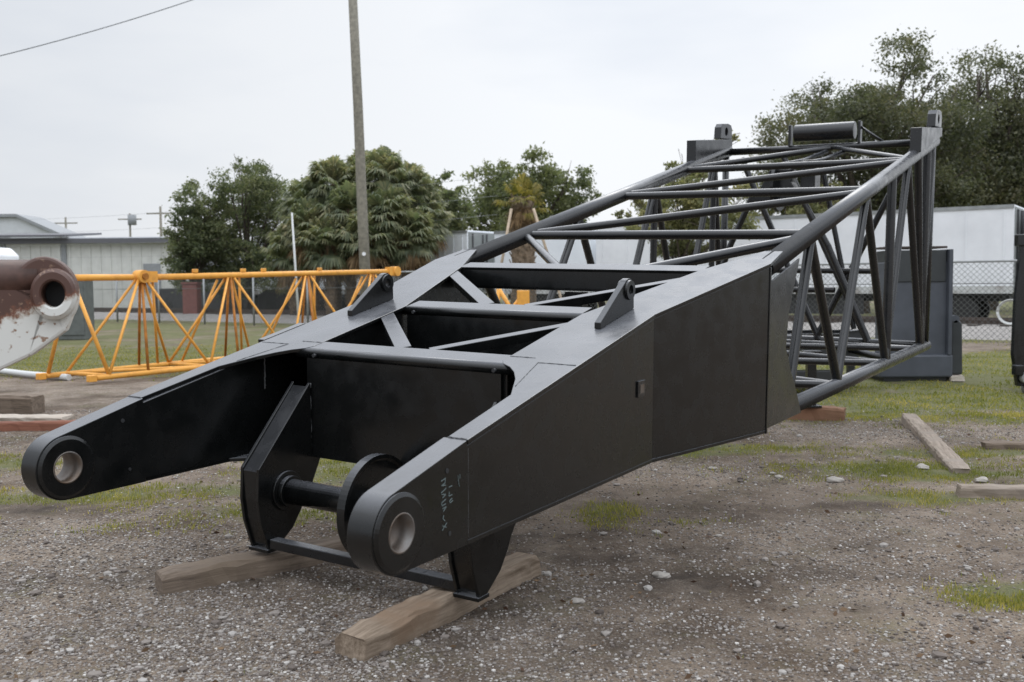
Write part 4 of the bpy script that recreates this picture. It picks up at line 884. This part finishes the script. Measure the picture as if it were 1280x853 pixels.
TREES = {
    'oak_left': (17.1, 49.0, [(-4.0, 8.7, 1.34), (-3.6, 6.9, 1.42), (-2.6, 10.2, 1.34), (-1.6, 8.9, 1.58), (-0.7, 11.0, 1.34), (-0.1, 9.4, 1.73), (0.8, 12.3, 1.18), (1.4, 10.9, 1.58), (2.1, 9.0, 1.81), (2.8, 11.9, 0.87), (-1.2, 6.9, 1.73), (0.9, 6.5, 1.89), (-4.4, 6.2, 1.02), (3.3, 6.9, 1.58), (-2.6, 6.0, 1.42)]),
    'oak_right': (24.9, 52.0, [(-2.3, 11.5, 1.0), (-1.7, 13.1, 1.09), (-0.6, 13.7, 1.0), (0.4, 12.9, 1.17), (1.2, 11.9, 1.17), (0.0, 11.1, 1.25), (-1.2, 9.8, 1.42), (1.1, 9.2, 1.67), (-1.6, 7.8, 1.92), (0.3, 7.2, 2.09), (2.1, 10.2, 1.67), (2.6, 7.8, 2.09), (-2.0, 9.2, 0.92), (-2.6, 6.2, 1.67), (-0.3, 5.7, 1.67), (2.2, 5.7, 1.84)]),
    'cedar_small': (-16.0, 50.0, [(1.3, 4.2, 1.1), (1.2, 3.0, 1.1), (1.5, 5.3, .9), (1.3, 1.9, .9), (-.2, 1.7, .9), (0.1, 6.5, 0.64), (-0.1, 5.6, 0.96), (0.3, 4.5, 1.13), (-0.3, 3.7, 1.05), (0.7, 5.4, 0.88), (0.4, 3.2, 1.21), (-0.5, 4.5, 0.64), (-.6, 2.6, .8), (.6, 2.4, .9)]),
    'cedar_big': (-13.7, 52.0, [(2.6, 4.3, 1.2), (2.4, 3.2, 1.2), (.6, 2.4, 1.2), (-.6, 2.3, 1.1), (1.9, 2.2, 1.1), (3.2, 5.6, 1.0), (3.4, 6.4, .9), (-1.1, 5.0, 1.0), (0.2, 7.8, 0.67), (-0.3, 7.1, 1.0), (0.8, 7.1, 1.0), (-0.7, 6.1, 1.17), (0.5, 5.9, 1.34), (1.6, 6.3, 1.0), (-0.3, 4.8, 1.34), (1.1, 4.6, 1.34), (2.2, 5.4, 0.92), (0.0, 3.5, 1.25), (1.3, 3.5, 1.09), (-1.2, 4.0, 0.84)]),
    'oak_mid': (1.3, 80.0, [(-3.1, 9.9, 1.41), (-1.2, 10.5, 1.41), (0.4, 10.7, 1.41), (2.0, 10.2, 1.29), (3.6, 9.8, 1.29), (4.5, 8.5, 1.16), (-3.8, 8.3, 1.67), (-1.9, 8.6, 1.8), (0.1, 8.6, 1.93), (2.3, 8.2, 1.93), (-4.8, 7.2, 1.29), (-2.8, 6.7, 1.8), (-0.6, 6.7, 1.8), (2.0, 6.3, 1.8), (3.9, 7.3, 1.41)]),
    'bush_mid': (7.1, 42.0, [(0.3, 6.5, 0.68), (1.2, 7.2, 0.47), (1.8, 7.5, 0.47), (-0.0, 5.5, 0.95), (-0.8, 6.2, 0.34), (1.0, 5.7, 0.81), (-1.0, 4.9, 0.68), (-0.2, 4.4, 1.08), (1.0, 4.5, 1.01), (2.0, 5.0, 0.88), (-1.7, 3.9, 0.61), (-0.5, 3.4, 0.88), (0.7, 3.4, 0.95), (2.2, 4.0, 0.95), (3.0, 5.4, 0.61), (-2.5, 4.4, 0.27), (-2.0, 5.1, 0.24)]),
    'bush_right': (13.1, 44.0, [(-1.8, 5.0, 0.85), (-0.7, 5.3, 0.85), (0.3, 5.3, 0.85), (1.4, 5.1, 0.85), (-0.9, 4.3, 0.71), (0.7, 4.4, 0.71), (2.1, 4.6, 0.71)]),
}
def T(k): return TREES[k]
x, y, l = T('oak_left'); tree('live_oak', 'tall dark live oak behind the roller end of the boom', (x, y, 0), [(a, b*.94, c*1.14) for a, b, c in l]+[(3.6, 9.3, 1.5), (4.4, 7.8, 1.7), (3.3, 7.9, 1.6), (4.6, 6.3, 1.7), (2.4, 10.3, 1.2)], 90000, .15, 'oak_leaf', .42, 3.2, seed=3, twigs=4)
x, y, l = T('oak_right'); tree('live_oak', 'tall open live oak with bare twigs at the right edge', (x, y, 0), [(a, b*.90, c*1.22) for a, b, c in l]+[(-1.0, 10.9, 1.2), (-1.8, 11.0, .9), (.6, 11.4, 1.1), (.9, 8.2, 1.8), (3.4, 9.0, 1.8), (3.5, 6.8, 1.9), (-1.5, 8.7, 1.5), (1.6, 11.2, .9)], 84000, .15, 'oak_leaf', .42, 3.4, seed=4, twigs=5)
x, y, l = T('cedar_small'); tree('cedar_tree', 'narrow dark cedar beside the long grey shed', (x, y, 0), l, 24000, .14, 'cedar_leaf', .16, 1.2, seed=5, squash=1.0, twigs=4)
x, y, l = T('cedar_big'); tree('cedar_tree', 'broad dark cedar between the narrow cedar and the palm clump', (x, y, 0), l, 36000, .14, 'cedar_leaf', .2, 1.6, seed=6, squash=1.0, twigs=4)
x, y, l = T('oak_mid'); tree('spreading_oak', 'rounded green oak behind the skirted palm', (x, y, 0), l, 26000, .27, 'mid_leaf', .45, 3.0, seed=8, twigs=3)
x, y, l = T('bush_mid'); tree('scrub_tree', 'loose yellow-green scrub tree seen through the boom lattice', (x*35/42, 35.0, 0), l, 20000, .13, 'bush_leaf', .12, 1.4, seed=9, twigs=6, scale=35/42)
x, y, l = T('bush_right'); tree('scrub_tree', 'low yellow-green bushes peeping over the trailer roof', (x, y+1.5, 0), l, 9000, .16, 'bush_leaf', .14, 2.2, seed=10, twigs=4)
tree('spreading_oak', 'small dark tree at the right of the palm clump', (-3.9, 56.5, 0), [(0, 7.0, .9), (.7, 6.4, .9), (-.5, 6.0, 1.0), (.9, 5.3, 1.0), (0, 4.9, 1.1)], 5200, .26, 'cedar_leaf', .16, 2.2, seed=11)

def fan_palm(name, label, loc, h, seed, n_fr=46, rad=1.15, r0=.2, live='palm_leaf', skirt=10, group=None, droop=1.0):
    rnd = random.Random(seed); t = thing(name, label, 'palm', loc, 0, group)
    tk = MB(); tk.path([(0, 0, -.1), (.04, 0, h*.4), (-.02, .03, h*.8), (0, 0, h)], r0, 12, [r0*1.25, r0, r0*1.05, r0*.85])
    for i in range(int(h*26)):                       # old leaf bases
        a = i*2.4; zz = h*(.12+.86*i/max(1, int(h*26))); c = Vector((math.cos(a)*r0*.95, math.sin(a)*r0*.95, zz)); tk.bar(c, c+Vector((math.cos(a)*.10, math.sin(a)*.10, .22)), .09, .03)
    tk.build('trunk', M['palmbark'], t)
    def fronds(k, lo, hi, mname, rr):
        V = []; Fc = []
        for i in range(k):
            az = rnd.random()*6.283; el = R(lo+(hi-lo)*(rnd.random()**.8)); L_ = rr*rnd.uniform(.75, 1.1)
            d = Vector((math.cos(az)*math.cos(el), math.sin(az)*math.cos(el), math.sin(el))); o0 = Vector((0, 0, h+rnd.uniform(-.25, .1)))
            hub = o0+d*L_*.85+Vector((0, 0, -.18*droop*L_)); side = d.cross(Vector((0, 0, 1))).normalized(); upv = side.cross(d)
            b = len(V); w = side*.02; V += [o0-w, o0+w, hub+w, hub-w]; Fc.append((b, b+1, b+2, b+3))
            nl = 21
            for j in range(nl):
                a = (j/(nl-1)-.5)*R(205); ll = L_*.85*(1-.35*abs(j/(nl-1)-.5)*2)*rnd.uniform(.85, 1.1)
                ld = (d*math.cos(a)+side*math.sin(a)+upv*(.12*math.cos(2*a))).normalized()
                mid = hub+ld*ll*.55; tip = hub+ld*ll*.9+Vector((0, 0, -1))*ll*.42*droop*rnd.uniform(.6, 1.3)
                wv = ld.cross(upv).normalized()*ll*.055
                b = len(V); V += [hub, mid+wv, tip, mid-wv]; Fc.append((b, b+1, b+2, b+3))
        npmesh('crown' if mname == live else 'dead_skirt', np.array([tuple(q) for q in V]), np.array(Fc), M[mname], t)
    fronds(n_fr, -40, 85, live, rad)
    if skirt: fronds(skirt, -85, -40, 'palm_dead', rad*.95)
    return t
PG = 'cabbage palms beyond the railway'
pl = [(-9.4, 46.6, 5.4, 'leftmost palm of the clump, leaning over the cedar side'), (-8.1, 46, 6.2, 'tall palm second from the left in the clump'), (-6.9, 47.2, 6.6, 'tall palm left of the utility pole in the clump'), (-5.75, 45.6, 6.6, 'tallest palm just right of the utility pole'), (-4.75, 46.6, 5.9, 'palm near the right of the clump, below the tallest'),
      (-4.0, 46.2, 4.7, 'short palm at the right end of the clump'), (-8.9, 44.8, 4.2, 'short palm at the lower left front of the clump'), (-7.2, 44.6, 4.9, 'middle-height palm in front, left of the utility pole'), (-5.6, 44.4, 4.8, 'middle-height palm in front, right of the utility pole'),
      (-9.9, 45.4, 3.3, 'lowest palm at the far left of the clump, behind the white rod'), (-8.0, 44.0, 3.5, 'low palm in the front row left of centre of the clump'), (-6.4, 43.8, 3.7, 'low palm in the front row next to the utility pole'), (-4.5, 44.6, 3.8, 'low palm in the front row at the right of the clump')]
for i, (x, y, h, la) in enumerate(pl): fan_palm('cabbage_palm', la, (x, y, 0), h, 20+i, 130, 1.06, .2, 'palm_leaf', 44, PG, .85)
sp2 = fan_palm('skirted_palm', 'palm with thick booted trunk, yellowing crown and dead skirt behind the boom', (.42, 36.5, 0), 4.75, 40, 26, .72, .42, 'palm_yellow', 80, None, .8)
sk = thing('palm_stake', 'pale stake leaning on the left of the skirted palm', 'stake', (0, 0, 0)); MB().tube((-.50, 35.2, 1.5), (.02, 35.5, 4.25), .05, 8).build('stake', M['stake'], sk)
MB().tube((-.57, 35.18, 0), (-.50, 35.2, 1.52), .05, 8).build('stake_foot', M['stake'], sk)
sk = thing('palm_stake', 'pale stake leaning on the right of the skirted palm', 'stake', (0, 0, 0)); MB().tube((1.5, 35.2, 1.9), (.80, 35.5, 4.25), .05, 8).build('stake', M['stake'], sk)
MB().tube((2.04, 35.1, 0), (1.5, 35.2, 1.92), .05, 8).build('stake_foot', M['stake'], sk)

# ------------------------------------------------------------------ loose gravel, grass blades, litter
def ico():
    bm = bmesh.new(); bmesh.ops.create_icosphere(bm, subdivisions=1, radius=1); bm.verts.index_update()
    v = np.array([q.co[:] for q in bm.verts]); f = np.array([[q.index for q in p.verts] for p in bm.faces]); bm.free(); return v, f
iv, if_ = ico()
def scatter(n, accept, ymin=3.3, ymax=13, pw=2.0):
    out = []; tot = 0
    while tot < n:
        y = ymin+(ymax-ymin)*RNG.random(60000)**pw; x = (RNG.random(60000)*2-1)*(.60*y+.4)
        a = accept(x, y); k = RNG.random(60000) < a; out.append(np.stack([x[k], y[k]], -1)); tot += k.sum()
    return np.vstack(out)[:n]
pg = scatter(84000, lambda x, y: np.clip(.24+.30*(lump(x, y, 2.5) > -.1)*.5+.65*zone(GRAVEL, x, y)-.5*zone(DAMP_SHADE, x, y)-.35*zone(GRASS, x, y), .02, 1))
n = len(pg); sz = np.where(RNG.random(n) < .006, .009+.010*RNG.random(n), 0)+.0030+.0060*RNG.random(n)**3.2+.0010*pg[:, 1]*.26
sh3 = (.75+.55*RNG.random((n, 3)))*np.array([1, 1, .6]); an = RNG.random(n)*6.283; ca_, sa_ = np.cos(an), np.sin(an)
V = iv[None]*(sz[:, None]*sh3)[:, None, :]*(1+.22*RNG.normal(size=(n, len(iv), 1)).clip(-1.5, 1.5)*.5)
V = np.stack([V[..., 0]*ca_[:, None]-V[..., 1]*sa_[:, None], V[..., 0]*sa_[:, None]+V[..., 1]*ca_[:, None], V[..., 2]], -1)
V += np.stack([pg[:, 0], pg[:, 1], ground_z(pg[:, 0], pg[:, 1])+sz*.25], -1)[:, None, :]
Fp = (if_[None]+(np.arange(n)*len(iv))[:, None, None]).reshape(-1, 3)
gvl = npmesh('gravel', V.reshape(-1, 3), Fp, M['pebble'], smooth=False); kind(gvl, 'stuff'); gvl['label'] = 'small loose gravel strewn over the yard dirt'; gvl['category'] = 'gravel'
def blades(pts, h0, w0, name, label):
    n = len(pts); h = h0*(.45+.9*RNG.random(n)); a = RNG.random(n)*6.283; ln = h*RNG.normal(0, .45, n); b = RNG.random(n)*6.283; w = w0*(.6+.8*RNG.random(n))
    z_ = ground_z(pts[:, 0], pts[:, 1])
    base = np.stack([pts[:, 0], pts[:, 1], z_-.004], -1); dw = np.stack([np.cos(a)*w, np.sin(a)*w, 0*w], -1)
    tip = base+np.stack([np.cos(b)*ln, np.sin(b)*ln, h], -1)
    V = np.stack([base-dw, base+dw, tip], 1).reshape(-1, 3); o = npmesh(name, V, np.arange(3*n).reshape(n, 3), M['grass']); kind(o, 'stuff'); o['label'] = label; o['category'] = 'grass'
gp = scatter(38000, lambda x, y: np.clip((zone(GRASS, x, y, .8, 5)-.22+.25*lump(x, y, 14))*1.3, 0, 1)*(1-.8*zone(GRAVEL, x, y))*(1-zone(DAMP_SHADE, x, y)), 3.8, 12, 1.3)
blades(gp, .030, .0035, 'grass', 'short sparse grass growing through the gravel')
gp2 = scatter(48000, lambda x, y: np.clip(np.maximum(zone(GRASS, x, y, .8, 2.2)-.3+.18*lump(x, y, 5), .45*sstep(16, 20, y)*(lump(x, y, .8) > -.3)), 0, 1)*(1-.8*zone(GRAVEL, x, y)), 11, 27, 1.2)
blades(gp2, .036, .010, 'far_grass', 'rough mown grass towards the fence')
lp_ = scatter(260, lambda x, y: .15+.8*zone(DAMP_SHADE, x, y), 3.6, 10, 1.6)
p3 = np.stack([lp_[:, 0], lp_[:, 1], ground_z(lp_[:, 0], lp_[:, 1])+.008], -1); dd = RNG.normal(size=(len(p3), 3))*np.array([1, 1, .18])
v, f = cards(p3, .032, .5, dd); o = npmesh('leaf_litter', v, f, M['litter']); kind(o, 'stuff'); o['label'] = 'dry brown leaves scattered on the dirt'; o['category'] = 'leaf litter'

sc.render.engine = 'CYCLES'
